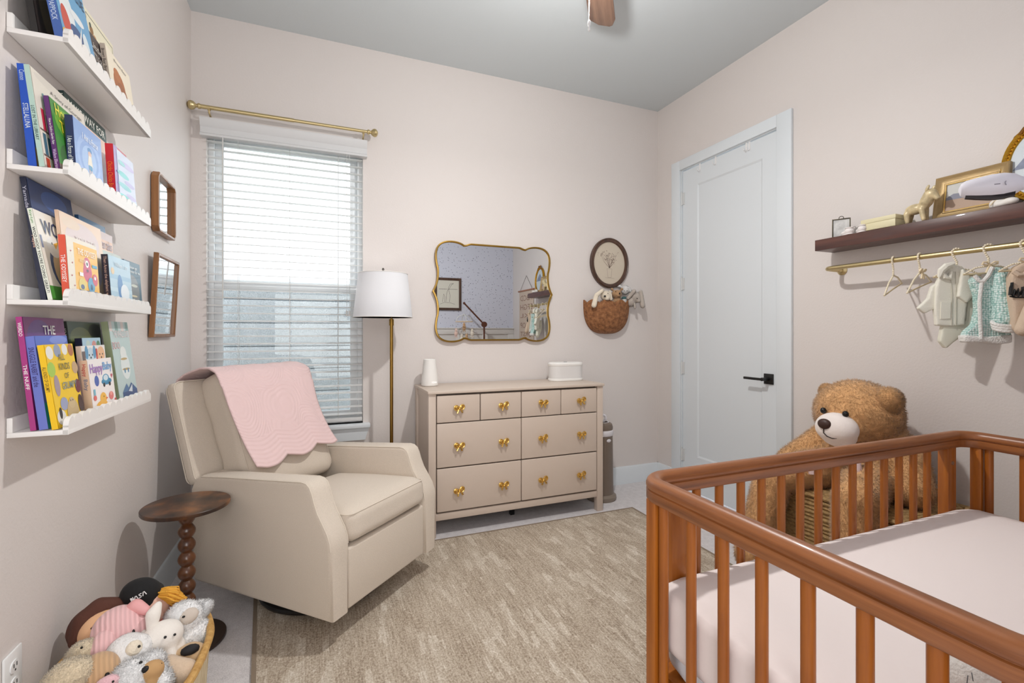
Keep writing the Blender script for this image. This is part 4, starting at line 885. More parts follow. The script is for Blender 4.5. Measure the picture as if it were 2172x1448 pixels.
book(2, 'peach pink tall book behind the periwinkle book, second ledge', 1.690, -.620, -.640, 1.838, .285, .007, (240, 206, 186), (236, 200, 180), [('lion', .78, .70, .2, .12, (90, 30, 30))])
book(2, 'periwinkle blue board book with navy spine, second ledge', 1.562, -.581, -.590, 1.786, .172, .016, (142, 172, 224), (36, 46, 96), [('I Am a Force', .28, .74, .55, .11, (236, 240, 246)), ('of Nature', .34, .06, .45, .10, (226, 232, 244))], [('I Am a Force of Nature', .66, .50, W_)], [('e', .5, .48, .42, .38, (158, 186, 232)), ('e', .5, .46, .34, .30, (134, 166, 220)), ('e', .5, .45, .26, .24, (160, 190, 232)), ('e', .52, .62, .08, .05, (70, 130, 190)), ('e', .52, .56, .06, .05, (226, 190, 170)), ('p', [(.43, .36), (.61, .36), (.57, .53), (.47, .53)], (236, 226, 206)), ('r', .46, .29, .58, .37, (70, 150, 190)), ('r', .47, .22, .50, .29, (226, 190, 170)), ('r', .54, .22, .57, .29, (226, 190, 170))])
book(2, 'red spined alphabet board book on second ledge', 1.823, -.580, -.590, 1.808, .110, .020, (196, 60, 70), (214, 32, 52), [], [('Chicka Chicka Boom Boom', .70, .66, (246, 130, 40))], [('r', 0, 0, .3, 1, (170, 150, 200))])
book(2, 'turquoise and lilac striped picture book on second ledge', 1.845, -.577, -.589, 1.803, .146, .003, (206, 214, 234), (190, 200, 226), [], [], [('e', .3, .60, .34, .05, (120, 206, 206)), ('e', .35, .40, .38, .05, (130, 200, 206)), ('e', .3, .2, .34, .05, (120, 206, 206)), ('e', .6, .82, .4, .05, (196, 186, 226)), ('e', .65, .5, .3, .04, (186, 180, 222)), ('e', .7, .28, .3, .04, (196, 186, 226)), ('e', .25, .8, .2, .04, (150, 210, 214))])
book(2, 'sky blue petal patterned book at right end of second ledge', 2.000, -.592, -.632, 1.800, .086, .006, (150, 196, 226), (120, 170, 206), [], [], [('e', .4, .5, .3, .16, (232, 238, 240)), ('e', .75, .3, .22, .14, (226, 236, 240)), ('e', .7, .75, .22, .12, (110, 170, 214))])
# topmost ledge
book(1, 'black fairy tale book at left end of topmost ledge', 1.490, -.626, -.660, 2.19, .20, .014, (44, 34, 30), (28, 26, 26), [], [('HANSEL and GRETEL', .95, .62, (232, 232, 226))], [('e', .35, .4, .2, .35, (90, 78, 56)), ('e', .8, .6, .15, .3, (80, 48, 36)), ('e', .3, .7, .1, .1, (150, 130, 90))])
book(1, 'blue spined paperback with splashing waves cover, topmost ledge', 1.507, -.583, -.625, 2.17, .205, .018, (110, 170, 212), (70, 104, 176), [('BIG BLUE', .35, .80, .6, .12, (60, 80, 110))], [('GREG PAPPOCK', .58, .36, (206, 220, 240))], [('e', .3, .5, .2, .25, (232, 238, 240)), ('e', .2, .3, .12, .2, (206, 80, 60)), ('e', .5, .3, .2, .1, (60, 90, 140)), ('e', .15, .1, .15, .1, (220, 180, 80)), ('e', .6, .55, .2, .06, (236, 240, 242)), ('p', [(.4, .1), (.7, .5), (.5, .1)], (240, 240, 238)), ('e', .75, .25, .1, .2, (226, 236, 240)), ('e', .3, .12, .15, .06, (90, 140, 70)), ('e', .8, .05, .12, .05, (206, 70, 60))])
book(1, 'cream book with thin black border at back of topmost ledge', 1.762, -.627, -.645, 2.193, .229, .013, (240, 234, 206), (236, 228, 196), [('The', .55, .66, .3, .12, (110, 150, 170)), ('Ca', .18, .5, .25, .14, (200, 190, 160))], [('The Collection', .9, .5, (120, 110, 90))], [('r', .10, .94, .97, .95, (40, 40, 40)), ('r', .96, .3, .97, .95, (40, 40, 40)), ('r', .10, .3, .11, .95, (40, 40, 40)), ('e', .25, .80, .06, .05, (150, 110, 60)), ('e', .34, .74, .06, .04, (190, 140, 80)), ('e', .85, .62, .06, .07, (140, 90, 50)), ('e', .22, .85, .03, .03, (60, 80, 70))])
book(1, 'dark brown small book with white lettering, topmost ledge', 1.715, -.598, -.618, 2.101, .13, .006, (74, 64, 62), (60, 52, 50), [('Little', .12, .72, .6, .12, (220, 214, 206)), ('LITTLE BEAR', .1, .52, .8, .12, (200, 196, 190))], [], [('e', .7, .2, .15, .12, (226, 222, 214)), ('e', .5, .08, .2, .06, (110, 90, 80))])
book(1, 'cream picture book with brown bear shape at right, topmost ledge', 1.800, -.583, -.603, 2.102, .203, .012, (246, 236, 214), (206, 192, 176), [('Brown Bear', .3, .86, .5, .05, (110, 100, 96))], [('Brown Bear Brown Bear What', .9, .8, (70, 60, 56))], [('e', .42, .45, .24, .26, (176, 104, 52)), ('e', .5, .3, .22, .22, (160, 94, 48)), ('e', .36, .62, .14, .12, (186, 114, 60)), ('e', .62, .16, .1, .14, (140, 84, 44)), ('e', .33, .18, .08, .12, (170, 100, 50))])
# framed mirrors on the left wall
OAK = WOOD('oak_frame', (104, 66, 34), (158, 106, 58), 2, 26, .4, .2)
def wmirror(name, label, Y0, Y1, z0, z1, tilt, cut, depth):
    o = thing(name, label, 'mirror', (XL+.003+tilt*.0, (Y0+Y1)/2, z0), (0, tilt, 0))
    hy = (Y1-Y0)/2; H_ = z1-z0
    P_ = [(-hy+cut, 0), (hy-cut, 0), (hy, cut), (hy, H_-cut), (hy-cut, H_), (-hy+cut, H_), (-hy, H_-cut), (-hy, cut)] if cut else [(-hy, 0), (hy, 0), (hy, H_), (-hy, H_)]
    bm = BM(); cen = (0, H_/2); pin = [(cen[0]+(y-cen[0])*.93, cen[1]+(z-cen[1])*.96) for y, z in P_]
    prism(bm, pin, lambda p: Vector((.004, p[0], p[1])), lambda p: Vector((.010, p[0], p[1]))); obj('mirror_glass', bm, MIRROR, o)
    bm = BM(); sweep(bm, [(.0, p[0], p[1]) for p in P_], [(-.014, .001), (-.014, depth-.004), (-.011, depth), (-.003, depth), (0, depth-.003), (0, .001)], (1, 0, 0), True, 0, False); obj('frame', bm, OAK, o)
wmirror('framed_mirror', 'small brown framed mirror with clipped corners, left wall', 2.505, 2.785, 1.672, 1.935, 0, .022, .028)
wmirror('framed_mirror', 'larger oak framed rectangular mirror below the clipped-corner one', 2.468, 2.80, 1.205, 1.572, math.radians(3.0), 0, .020)
# ================================================================== RIGHT WALL: SHELF, ROD, CLOTHES
sf = obj('floating_shelf', (lambda b: (bx(b, 2.482, XR-.001, .84, 1.754, 1.664, 1.722, 0, .002), b)[1])(BM()), WOOD('espresso_wood', (66, 40, 36), (100, 62, 52), 1, 40, .4, .1))
tag(sf, 'dark brown floating shelf on the right wall above clothes rod', 'shelf')
ZT = 1.722
rr = thing('clothes_rod', 'brass clothes rod mounted below the dark floating shelf', 'rod', (0, 0, 0))
RX, RZ = 2.485, 1.562
bm = BM(); arc = lambda yc, s: [(2.600+.0, yc, RZ), (RX+.05, yc, RZ), (RX+.02, yc-s*.006, RZ), (RX+.004, yc-s*.022, RZ), (RX, yc-s*.045, RZ)]
tube(bm, arc(1.705, 1)+arc(.86, -1)[::-1], .0115, 16); obj('pole', bm, BRASS, rr)
for y in (1.705, .86):
    bm = BM(); t = BM(); lathe(t, [(.0, 0), (.026, 0), (.026, .004), (.014, .012), (.0125, .04), (0, .04)], 28, caps=False); merge(bm, t, lambda p: Vector((XR-.001-p.z, y+p.x, RZ+p.y)), 0, True); obj('flange', bm, BRASS, rr)
PEARL = M('pearl_bead', (238, 226, 200), .25, coat=.3); PCORD = M('hanger_cord', (214, 196, 160), .6); RIB = M('cream_ribbon', (232, 214, 180), .5)
def hanger(label, Y, dxy, tl, ribbon=False, half=.118, drop=.135):
    d = Vector((dxy[0], dxy[1])).normalized()
    o = thing('pearl_hanger', label, 'hanger', (RX, Y, RZ), (0, 0, math.atan2(d.y, d.x)), 'pearl beaded hangers')
    ca, sa = math.cos(tl), math.sin(tl)
    def R(x, z): return Vector((x*ca-(z+.06)*sa*0, 0, z+x*sa))
    def beads(pts, r, name):
        bm = BM(); acc = 0; sph(bm, Vector(pts[0]), r, None, 2)
        for a, b in zip(pts, pts[1:]):
            a, b = Vector(a), Vector(b); L = (b-a).length; s = 1.75*r-acc
            while s <= L: sph(bm, a.lerp(b, s/L), r, None, 2); s += 1.75*r
            acc = L-(s-1.75*r)
        return obj(name, bm, PEARL, o)
    hk = [(.010, 0, .012)]+[(-.0155*math.cos(a)*-1*-1+.0, 0, .004+.0165*math.sin(a)) for a in [PI*.15+PI*i/10*1.0 for i in range(11)]]
    hk = [Vector((.0165*math.cos(a), 0, .0165*math.sin(a)*1.0)) for a in [math.radians(x) for x in range(-20, 215, 20)]]
    hk += [Vector((-.006, 0, -.026)), Vector((0, 0, -.04)), Vector((0, 0, -.07))]
    beads(hk, .0048, 'hook')
    ap = R(0, -.07); tL, tR = R(-half, -drop), R(half, -drop)
    for s, T_ in ((-1, tL), (1, tR)):
        mid = ap.lerp(T_, .5)+Vector((0, 0, .010)); beads([ap, mid, T_], .0042, 'shoulder')
    bm = BM(); tube(bm, [tL, (tL+tR)/2+Vector((0, 0, .002)), tR], .0034, 8); obj('bar', bm, PCORD, o)
    if ribbon:
        bm = BM(); k = ap+Vector((0, -.008, .004)); sph(bm, k, (.0055, .005, .0055), None, 2)
        for s in (-1, 1):
            tube(bm, [k, k+Vector((s*.012, -.006, .010)), k+Vector((s*.022, -.006, .010)), k+Vector((s*.024, -.002, .003)), k+Vector((s*.012, .0, -.001)), k], [.002, .0036, .004, .004, .0034, .002], 8)
            tube(bm, [k, k+Vector((s*.007, -.004, -.014)), k+Vector((s*.012, -.003, -.032))], [.002, .0036, .0046], 8)
        obj('ribbon_bow', bm, RIB, o)
    return o
hanger('empty pearl hanger at far end of brass rod', 1.378, (.98, .22), .30)
hanger('empty pearl hanger with ribbon, second along the brass rod', 1.273, (.98, .10), .26, True)
hanger('pearl hanger holding the white baby outfit', 1.140, (.74, -.67), .02, False, .08, .10)
hanger('pearl hanger with cream ribbon holding the mint cardigan', 1.038, (.74, -.67), .02, True, .08, .10)
hanger('pearl hanger nearest on the rod holding beige sweater', .930, (.74, -.67), .02, True, .08, .10)
class Garment:
    def __init__(s, name, label, Y, dxy, cat='baby clothes', group='baby clothes on the rod'):
        d = Vector((dxy[0], dxy[1], 0)).normalized(); s.d = d; s.n = Vector((-d.y, d.x, 0)); s.P0 = Vector((RX, Y, RZ-.08))
        s.o = thing(name, label, cat, s.P0, (0, 0, math.atan2(d.y, d.x)), group)
    def q(s, zx, zy, off=0):   # place of a photographed outline point on the garment's own plane
        r = ray(1720+zx/4.387, 430+zy/4.387); p0 = s.P0+s.n*off
        t = (p0-EYE).dot(s.n)/r.dot(s.n); w_ = EYE+r*t-s.P0
        return (w_.dot(s.d), w_.z)
    def poly(s, pts, y, th): return ('p', [s.q(a, b, y) for a, b in pts], y, th)
    def pt(s, zx, zy, y): a, b = s.q(zx, zy, y); return Vector((a, y, b))
GD = (.74, -.67)
gm = Garment('baby_shirt', 'white baby shirt and trousers hanging on brass rod', 1.140, GD)
IV = M('ivory_cotton', (236, 233, 220), .9, 0, (240, .3, .003))
blob('shirt_body', [gm.poly([(1185, 680), (1215, 610), (1300, 570), (1390, 590), (1450, 650), (1485, 740), (1440, 930), (1418, 1140), (1290, 1148), (1158, 1142), (1142, 1000), (1150, 800)], 0, .030)], IV, gm.o, .004, None, 3)
blob('sleeve', [gm.poly([(1395, 610), (1470, 690), (1520, 850), (1440, 932), (1355, 872), (1375, 750)], -.02, .03)], IV, gm.o, .004, None, 3)
blob('sleeve', [gm.poly([(1190, 730), (1165, 860), (1140, 985), (1050, 1030), (985, 980), (1080, 890), (1115, 780)], .012, .028)], IV, gm.o, .004, None, 3)
blob('trousers', [gm.poly([(1220, 1100), (1420, 1110), (1440, 900), (1532, 870), (1528, 1120), (1485, 1180), (1315, 1295), (1245, 1358), (1185, 1285)], .010, .034)], M('ivory_cotton_soft', (228, 226, 210), .9), gm.o, .005, None, 5)
bm = BM(); tube(bm, [gm.pt(1195, 690, -.022), gm.pt(1215, 630, -.026), gm.pt(1260, 590, -.028), gm.pt(1330, 565, -.024)], [.008, .014, .014, .008], 8); tube(bm, [gm.pt(1220, 640, -.026), gm.pt(1250, 690, -.024), gm.pt(1290, 700, -.022), gm.pt(1310, 640, -.022)], [.006, .010, .010, .006], 8); obj('collar', bm, IV, gm.o)
bm = BM(); prism(bm, [gm.q(1215, 922, -.02), gm.q(1305, 920, -.02), gm.q(1300, 1075, -.02), gm.q(1210, 1080, -.02)], lambda p: Vector((p[0], -.0185, p[1])), lambda p: Vector((p[0], -.012, p[1])), 0, False, .001); obj('pocket', bm, IV, gm.o)
bm = BM(); tube(bm, [gm.pt(1300, 690, -.0165), gm.pt(1312, 850, -.0168), gm.pt(1310, 1140, -.0165)], .0016, 6); tube(bm, [gm.pt(1345, 640, -.0165), gm.pt(1352, 850, -.0168), gm.pt(1350, 1140, -.0165)], .0012, 6); obj('placket_seam', bm, M('ivory_seam', (206, 202, 188), .9), gm.o)
def knit():
    m, nt, b = nodes('mint_crochet'); v = coords(nt, (1, 1, 1)); vo = N(nt, 'ShaderNodeTexVoronoi'); vo.inputs['Scale'].default_value = 120; vo.inputs['Randomness'].default_value = .45; nt.links.new(v, vo.inputs['Vector'])
    nt.links.new(ramp(nt, vo.outputs['Distance'], [(.22, lin((232, 243, 240))), (.5, lin((184, 216, 210))), (.8, lin((116, 162, 154)))]), b.inputs['Base Color']); b.inputs['Roughness'].default_value = .95
    iv = N(nt, 'ShaderNodeMath', operation='SUBTRACT'); iv.inputs[0].default_value = 1; nt.links.new(vo.outputs['Distance'], iv.inputs[1]); bumpn(nt, b, iv.outputs[0], .7, .005); return m
MINT = knit(); KW = M('white_knit', (236, 234, 230), .95, 0, (170, .9, .006))
gm = Garment('baby_cardigan', 'mint green crocheted baby cardigan hanging on brass rod', 1.038, GD)
blob('cardigan_body', [gm.poly([(1478, 720), (1525, 670), (1600, 740), (1690, 600), (1780, 612), (1830, 665), (1838, 850), (1840, 1100), (1834, 1250), (1590, 1265), (1400, 1262), (1420, 1200), (1500, 1130), (1530, 1000), (1520, 850)], 0, .045)], MINT, gm.o, .005, None, 4)
a, b = gm.pt(1765, 690, -.03), gm.pt(1795, 1080, -.04)
blob('sleeve', [('l', a, b, .022, .037)], MINT, gm.o, .005, None, 3)
bm = BM(); c = gm.pt(1795, 1110, -.042); 
for k in range(3): tube(bm, [c+Vector(((.036-.002*k)*math.cos(2*PI*i/22), .026*math.sin(2*PI*i/22)-.006, -.004-.010*k+.012*math.sin(2*PI*i/22))) for i in range(22)], .0075, 8, True)
obj('cuff', bm, KW, gm.o)
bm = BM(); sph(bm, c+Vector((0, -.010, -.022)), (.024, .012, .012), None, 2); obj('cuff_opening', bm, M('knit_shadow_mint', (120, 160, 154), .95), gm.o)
blob('hem', [gm.poly([(1392, 1228), (1590, 1245), (1838, 1225), (1834, 1300), (1700, 1318), (1590, 1296), (1405, 1298)], 0, .058)], KW, gm.o, .005, None, 3)
bm = BM(); tube(bm, [gm.pt(1520, 675, -.02), gm.pt(1560, 720, -.024), gm.pt(1600, 735, -.026), gm.pt(1650, 680, -.025), gm.pt(1690, 600, -.02)], .008, 8); tube(bm, [gm.pt(1590, 740, -.024), gm.pt(1570, 900, -.027), gm.pt(1575, 1100, -.027), gm.pt(1585, 1270, -.026)], .007, 8); obj('neck_edging', bm, KW, gm.o)
gm = Garment('baby_sweater', 'beige baby sweater with black lettering at near end of rod', .930, GD)
BG = M('beige_knit', (206, 184, 162), .9, 0, (200, .4, .004))
blob('sweater_body', [gm.poly([(1838, 690), (1880, 600), (1960, 560), (2100, 580), (2210, 640), (2240, 900), (2220, 1180), (1870, 1195), (1845, 900)], 0, .045)], BG, gm.o, .006, None, 4)
blob('sleeve', [('l', gm.pt(2170, 760, -.03), gm.pt(1975, 1180, -.045), .030, .026)], BG, gm.o, .006, None, 3)
bm = BM(); tube(bm, [gm.pt(1890, 640, -.022), gm.pt(1930, 670, -.028), gm.pt(1990, 670, -.028), gm.pt(2050, 600, -.022)], .009, 8); obj('neckband', bm, BG, gm.o)
bm = BM()
def sk(pts, w_=.0045): tube(bm, [gm.pt(x, y, -.0245) for x, y in pts], w_, 6)
sk([(1850, 860), (1858, 790), (1872, 740), (1868, 850), (1880, 870), (1900, 810), (1905, 860), (1925, 800), (1935, 870), (1960, 830), (1970, 780), (1975, 870)]); sk([(1850, 870), (1910, 880), (1990, 880)], .003)
obj('lettering', bm, BLACK, gm.o)
# ---- things on the floating shelf
def onshelf(px, py, X): p = atX(px, py, X); return p
fr = thing('photo_frame', 'tiny dark metal photo frame at far end of dark shelf', 'photo frame', (2.53, 1.645, ZT), (0, 0, math.radians(-60)))
DM = M('dark_pewter', (84, 78, 66), .4, .8)
bm = BM(); ringbox(bm, -.040, .040, .001, .098, .005, -.005, .005, None, .001); tube(bm, [(.010*math.cos(a), 0, .102+.008*math.sin(a)) for a in [2*PI*i/16 for i in range(16)]], .0018, 6, True); obj('frame', bm, DM, fr)
bm = BM(); bx(bm, -.037, .037, -.001, .001, .004, .095); obj('picture', bm, M('photo_pale', (206, 206, 204), .3, 0, None, (30, .25)), fr)
bm = BM(); box(bm, (0, .025, .045), (.012, .002, .09), (math.radians(24), 0, 0)); obj('easel_leg', bm, DM, fr)
def shoe(label, loc, rz, mat, trim, s=1):
    o = thing('baby_shoe', label, 'baby shoe', loc, (0, 0, rz), 'baby shoes on the dark shelf')
    blob('upper', [('e', (-.022*s, 0, .014*s), (.027*s, .021*s, .015*s)), ('e', (.018*s, 0, .018*s), (.026*s, .020*s, .019*s)), ('e', (0, 0, .012*s), (.042*s, .021*s, .012*s))], mat, o, .0035)
    bm = BM(); tube(bm, [(.018*s+.020*s*math.cos(2*PI*i/20), .015*s*math.sin(2*PI*i/20), .034*s) for i in range(20)], .003*s, 6, True); obj('cuff', bm, trim, o)
    bm = BM(); sph(bm, (.018*s, 0, .0345*s), (.018*s, .0135*s, .002), None, 2); obj('opening', bm, M('shoe_lining', (236, 200, 190), .9), o)
    bm = BM(); lathe(bm, [(0, 0), (1, 0), (1.02, .002), (1, .005), (0, .005)], 24, (0, 0, .0002), 0, .043*s, .021*s, False); obj('sole', bm, trim, o); return o
SW = M('shoe_white', (236, 230, 228), .8, 0, (200, .3, .003))
for (lab, loc, rz) in (('white and pink baby shoe beside the tiny photo frame', (2.510, 1.600, ZT), -2.2), ('white baby shoe nearest the cream box, pink lined', (2.513, 1.535, ZT), -2.4)):
    o = shoe(lab, loc, rz, SW, SW)
    for s in (-1, 1):
        bm = BM(); sph(bm, (-.042, s*.008, .018), .0028, None, 2); obj('eye', bm, EYEM, o)
bo = thing('keepsake_box', 'pale cream lidded box on the dark floating shelf', 'box', (2.545, 1.450, ZT))
CB = M('cream_card', (222, 214, 176), .5)
bm = BM(); bx(bm, -.05, .05, -.075, .075, .004, .038, 0, .001); obj('body', bm, CB, bo)
bm = BM(); bx(bm, -.052, .052, -.077, .077, .038, .058, 0, .001); obj('lid', bm, CB, bo)
bm = BM()
for x in (-.042, .042):
    for y in (-.066, .066): cyl(bm, (x, y, 0), (x, y, .005), .006, None, 10)
obj('foot', bm, CB, bo)
# brass animal figurine
el = thing('elephant_figurine', 'small aged gold animal figurine standing on dark shelf', 'figurine', (2.525, 1.300, ZT), (0, 0, math.radians(-100)))
AG = M('aged_gold', (208, 190, 150), .35, .12, None, (36, .28))
blob('body', [('e', (-.012, 0, .066), (.044, .024, .025)), ('e', (.030, 0, .080), (.022, .020, .026)), ('l', (-.048, 0, .062), (-.056, 0, .034), .011, .007), ('l', (-.040, .013, .05), (-.048, .013, .011), .013, .010), ('l', (-.040, -.013, .05), (-.036, -.013, .011), .013, .010), ('l', (.024, .012, .06), (.026, .012, .011), .013, .010), ('l', (.024, -.012, .06), (.034, -.012, .011), .013, .010),
      ('l', (.036, 0, .088), (.050, 0, .116), .026, .024), ('e', (.056, 0, .118), (.028, .022, .024), (0, .5, 0)), ('l', (.068, 0, .110), (.082, 0, .094), .016, .011)], AG, el, .004, None, 3)
for s in (-1, 1):
    bm = BM(); sph(bm, (.052, s*.016, .142), (.007, .005, .017), (0, .5, 0), 2); obj('ear', bm, AG, el)
# gold rectangular frame
gf = thing('gold_picture_frame', 'rectangular gold framed landscape picture leaning on shelf', 'picture frame', (2.575, 1.140, ZT), (math.radians(-9), 0, math.radians(-90)))
FG = M('champagne_gold', (178, 152, 108), .45, .45, (120, .1), (20, .1))
# local x runs along the wall towards the camera, -y faces the room
bm = BM()
W2, H2 = .125, .200
out = [(-W2, 0), (W2, 0), (W2, H2), (-W2, H2)]
sweep(bm, [(p[0], 0, p[1]) for p in out], [(-.040, .002), (-.040, .007), (-.034, .008), (-.030, .005), (-.016, .008), (-.010, .014), (-.004, .017), (0, .014), (0, -.012), (-.040, -.006)], (0, -1, 0), True, 0, False); obj('frame', bm, FG, gf)
bm = BM(); bx(bm, -W2+.036, W2-.036, -.003, .002, .036, H2-.036); pi = obj('print_sheet', bm, M('print_sky', (206, 206, 202), .5), gf)
bm = BM()
def pshape(pts, y): newf(bm, [bm.verts.new((a, y, b)) for a, b in pts])
pshape([(-.089, .036), (.089, .036), (.089, .085), (-.089, .10)], -.0034); obj('sand', bm, M('print_sand', (186, 160, 140), .6), pi, recalc=False)
bm = BM(); pshape([(-.089, .098), (-.06, .115), (-.03, .112), (.02, .098), (.089, .092), (.089, .084), (-.089, .09)], -.0038); obj('hill', bm, M('print_hill', (140, 142, 156), .6), pi, recalc=False)
bm = BM(); ringbox(bm, -W2+.036, W2-.036, .036, H2-.036, .0035, -.009, -.004); obj('inner_bead', bm, GOLD, gf)
bm = BM(); bx(bm, -.03, .03, .012, .03, .01, .16); obj('easel_back', bm, BLACK, gf)
# gold oval ornate frame
og = thing('oval_gilt_frame', 'ornate gilded oval frame at near end of dark shelf', 'picture frame', (2.600, .930, ZT+.008), (math.radians(-4), 0, math.radians(-90)))
GI = M('gilded', (196, 148, 48), .28, .9, (150, .3, .004))
oh, ow, oc = .158, .118, .166
EL = lambda k, n=56: [(ow*k*math.cos(2*PI*i/n), 0, oc+(oh-(1-k)*.118)*math.sin(2*PI*i/n)) for i in range(n)]
bm = BM(); sweep(bm, EL(.9), [(-.013, .004), (-.010, .009), (-.003, .007), (.003, .012), (.010, .016), (.014, .008), (.014, -.008), (-.013, -.008)], (0, -1, 0)); fo = obj('frame', bm, GI, og)
bm = BM()
for i in range(64): a = 2*PI*i/64; sph(bm, (ow*.885*math.cos(a), -.010, oc+(oh-.0137)*math.sin(a)), .0042, None, 1)
obj('beading', bm, GI, fo)
bm = BM()
for s in (-1, 1):
    tube(bm, [(0, -.008, .325), (s*.012, -.012, .340), (s*.026, -.012, .343), (s*.030, -.012, .332), (s*.022, -.014, .328)], [.005, .007, .007, .006, .004], 8)
    tube(bm, [(s*.004, -.010, .322), (s*.03, -.012, .322), (s*.05, -.012, .312), (s*.06, -.010, .296), (s*.078, -.008, .285), (s*.086, -.006, .270)], [.006, .008, .006, .007, .005, .003], 8)
sph(bm, (0, -.012, .330), (.012, .008, .015), None, 2); obj('crest', bm, M('gilded_dark', (150, 104, 50), .35, .85), fo)
bm = BM(); prism(bm, [(p[0], p[2]) for p in EL(.84)], lambda p: Vector((p[0], -.003, p[1])), lambda p: Vector((p[0], .003, p[1]))); pi = obj('picture', bm, M('oval_sky', (196, 206, 212), .4), og)
bm = BM(); pshape([(-.085, .15), (-.03, .22), (.0, .245), (.04, .21), (.085, .15)], -.0036); obj('mountain', bm, M('oval_mountain', (126, 136, 160), .5, 0, None, (40, .2)), pi, recalc=False)
bm = BM(); bx(bm, -.05, .05, .004, .02, .0, .14); obj('stand', bm, BLACK, og)
p = thing('baby_bootie', 'white ribbon tied baby bootie in front of gold frame', 'baby shoe', (2.512, 1.008, ZT), (0, 0, math.radians(70)))
blob('upper', [('e', (-.028, 0, .016), (.030, .020, .015)), ('e', (.018, 0, .020), (.028, .020, .019)), ('e', (0, 0, .012), (.048, .021, .012))], M('satin_white', (236, 232, 226), .45), p, .0035)
bm = BM()
for s in (-1, 1): tube(bm, [(.0, s*.002, .036), (.010, s*.016, .046), (.016, s*.024, .036), (.006, s*.010, .034)], .0028, 6); tube(bm, [(0, 0, .036), (.014, s*.020, .026), (.020, s*.026, .012)], .0022, 6)
obj('ribbon', bm, RIB, p)
# ================================================================== BABY MONITOR ON STAND
bmn = thing('baby_monitor', 'white camera baby monitor reaching in from the right over crib', 'baby monitor', (1.20, .115, 0))
MW = M('monitor_white', (228, 226, 234), .3)
tail = EYE+ray(2190, 386)*.86; tip = EYE+ray(2033, 404)*.92
off = Vector((1.20, .115, 0)); A, B_ = tip-off, tail-off; ax = (B_-A)
prf = [(f, r*.635) for f, r in [(0, .004), (.03, .018), (.10, .026), (.25, .031), (.45, .036), (.62, .036), (.76, .031), (.86, .020), (1.0, .0155)]]
bm = BM(); tube(bm, [A+ax*f for f, r in prf], [r for f, r in prf], 24); hd = obj('camera_head', bm, MW, bmn)
bm = BM(); low = Vector((0, 0, -1)); tube(bm, [A+ax*f+low*(r*.42) for f, r in prf[2:7]], [r*.7 for f, r in prf[2:7]], 20); obj('shadow_band', bm, M('shadow_black', (40, 40, 46), .2), hd)  # thin shadow under the camera head, modelled as a dark band
bm = BM(); v = (ray(2112, 388)).normalized()
tube(bm, [A+ax*.50-v*.0226+Vector((0, 0, .004)), A+ax*.58-v*.0226+Vector((0, 0, .004))], .0014, 6); tube(bm, [A+ax*.66-v*.0218+Vector((.004*math.cos(t), .0, .004+.0035*math.sin(t))) for t in [2*PI*i/12 for i in range(12)]], .0008, 6, True); obj('status_mark', bm, M('mark_grey', (150, 148, 160), .4), hd)
bm = BM(); tube(bm, [B_, B_+ax.normalized()*.05, B_*.5+ax.normalized()*.06+Vector((0, 0, B_.z*.5-.01)), Vector((.02, 0, B_.z-.04)), Vector((0, 0, B_.z-.14)), Vector((0, 0, .02))], .0098, 14); obj('stand_pole', bm, MW, bmn)
bm = BM(); lathe(bm, [(0, 0), (.085, 0), (.087, .012), (.078, .02), (.015, .026), (0, .026)], 36, caps=False); obj('base', bm, MW, bmn)

# ================================================================== CRIB
CX0, CX1, CY0, CY1, CZ = .722, 2.142, .215, .977, .880
cr = thing('baby_crib', 'orange brown wooden slatted crib with rounded top rail', 'crib', ((CX0+CX1)/2, (CY0+CY1)/2, 0))
ox, oy = cr.location.x, cr.location.y
RAILW = WOOD('crib_rail_wood', (112, 62, 28), (164, 102, 56), (0, 1), 75, .36, .2, .035)
SLATW = WOOD('crib_slat_wood', (138, 72, 14), (184, 108, 30), 2, 30, .4, .15, .08)
def loop(x0, x1, y0, y1, r, n=9):
    pts = []
    for (cx, cy, a0) in ((x1-r, y1-r, 0), (x0+r, y1-r, PI/2), (x0+r, y0+r, PI), (x1-r, y0+r, 1.5*PI)):
        for i in range(n+1): a = a0+PI/2*i/n; pts.append((cx+r*math.cos(a)-ox, cy+r*math.sin(a)-oy))
    return pts
hw = .019
LP = loop(CX0+hw, CX1-hw, CY0+hw, CY1-hw, .060)
sec = []
for i in range(11): a = math.radians(-8+196*i/10); sec.append((.0195*math.cos(a), CZ-.019+.019*math.sin(a)))
sec += [(-.0185, CZ-.0250), (-.0150, CZ-.0268), (-.0150, CZ-.0285), (-.0185, CZ-.0300), (-.0185, CZ-.052), (-.015, CZ-.055), (.015, CZ-.055), (.0185, CZ-.052), (.0185, CZ-.0300), (.0150, CZ-.0285), (.0150, CZ-.0268), (.0185, CZ-.0250)]
bm = BM(); sweep(bm, [(x, y, 0) for x, y in seg(LP)], sec, (0, 0, 1)); obj('top_rail', bm, RAILW, cr, sharp=50)
bm = BM(); sweep(bm, [(x, y, 0) for x, y in seg(LP)], [(.016, .19), (.016, .25), (-.016, .25), (-.016, .19)], (0, 0, 1), True, 0, True); obj('bottom_rail', bm, RAILW, cr, sharp=50)
def slat(): 
    bm = BM(); prism(bm, [(p[0], p[1]) for p in stad(.0118, .0095, 6)], lambda p: Vector((p[0], p[1], .245)), lambda p: Vector((p[0], p[1], CZ-.05)), 0, True); return bm
s0 = None
def place(x, y, rz=0):
    global s0
    if s0 is None: s0 = obj('slat', slat(), SLATW, cr, (x-ox, y-oy, 0), (0, 0, rz), sharp=60)
    else: inst(s0, cr, (x-ox, y-oy, 0), (0, 0, rz))
for i in range(14):
    x = .907+i*.0773; place(x, CY1-hw); place(x, CY0+hw)
for i in range(7):
    y = .885-i*.0875; place(CX0+hw, y, PI/2); place(CX1-hw, y, PI/2)
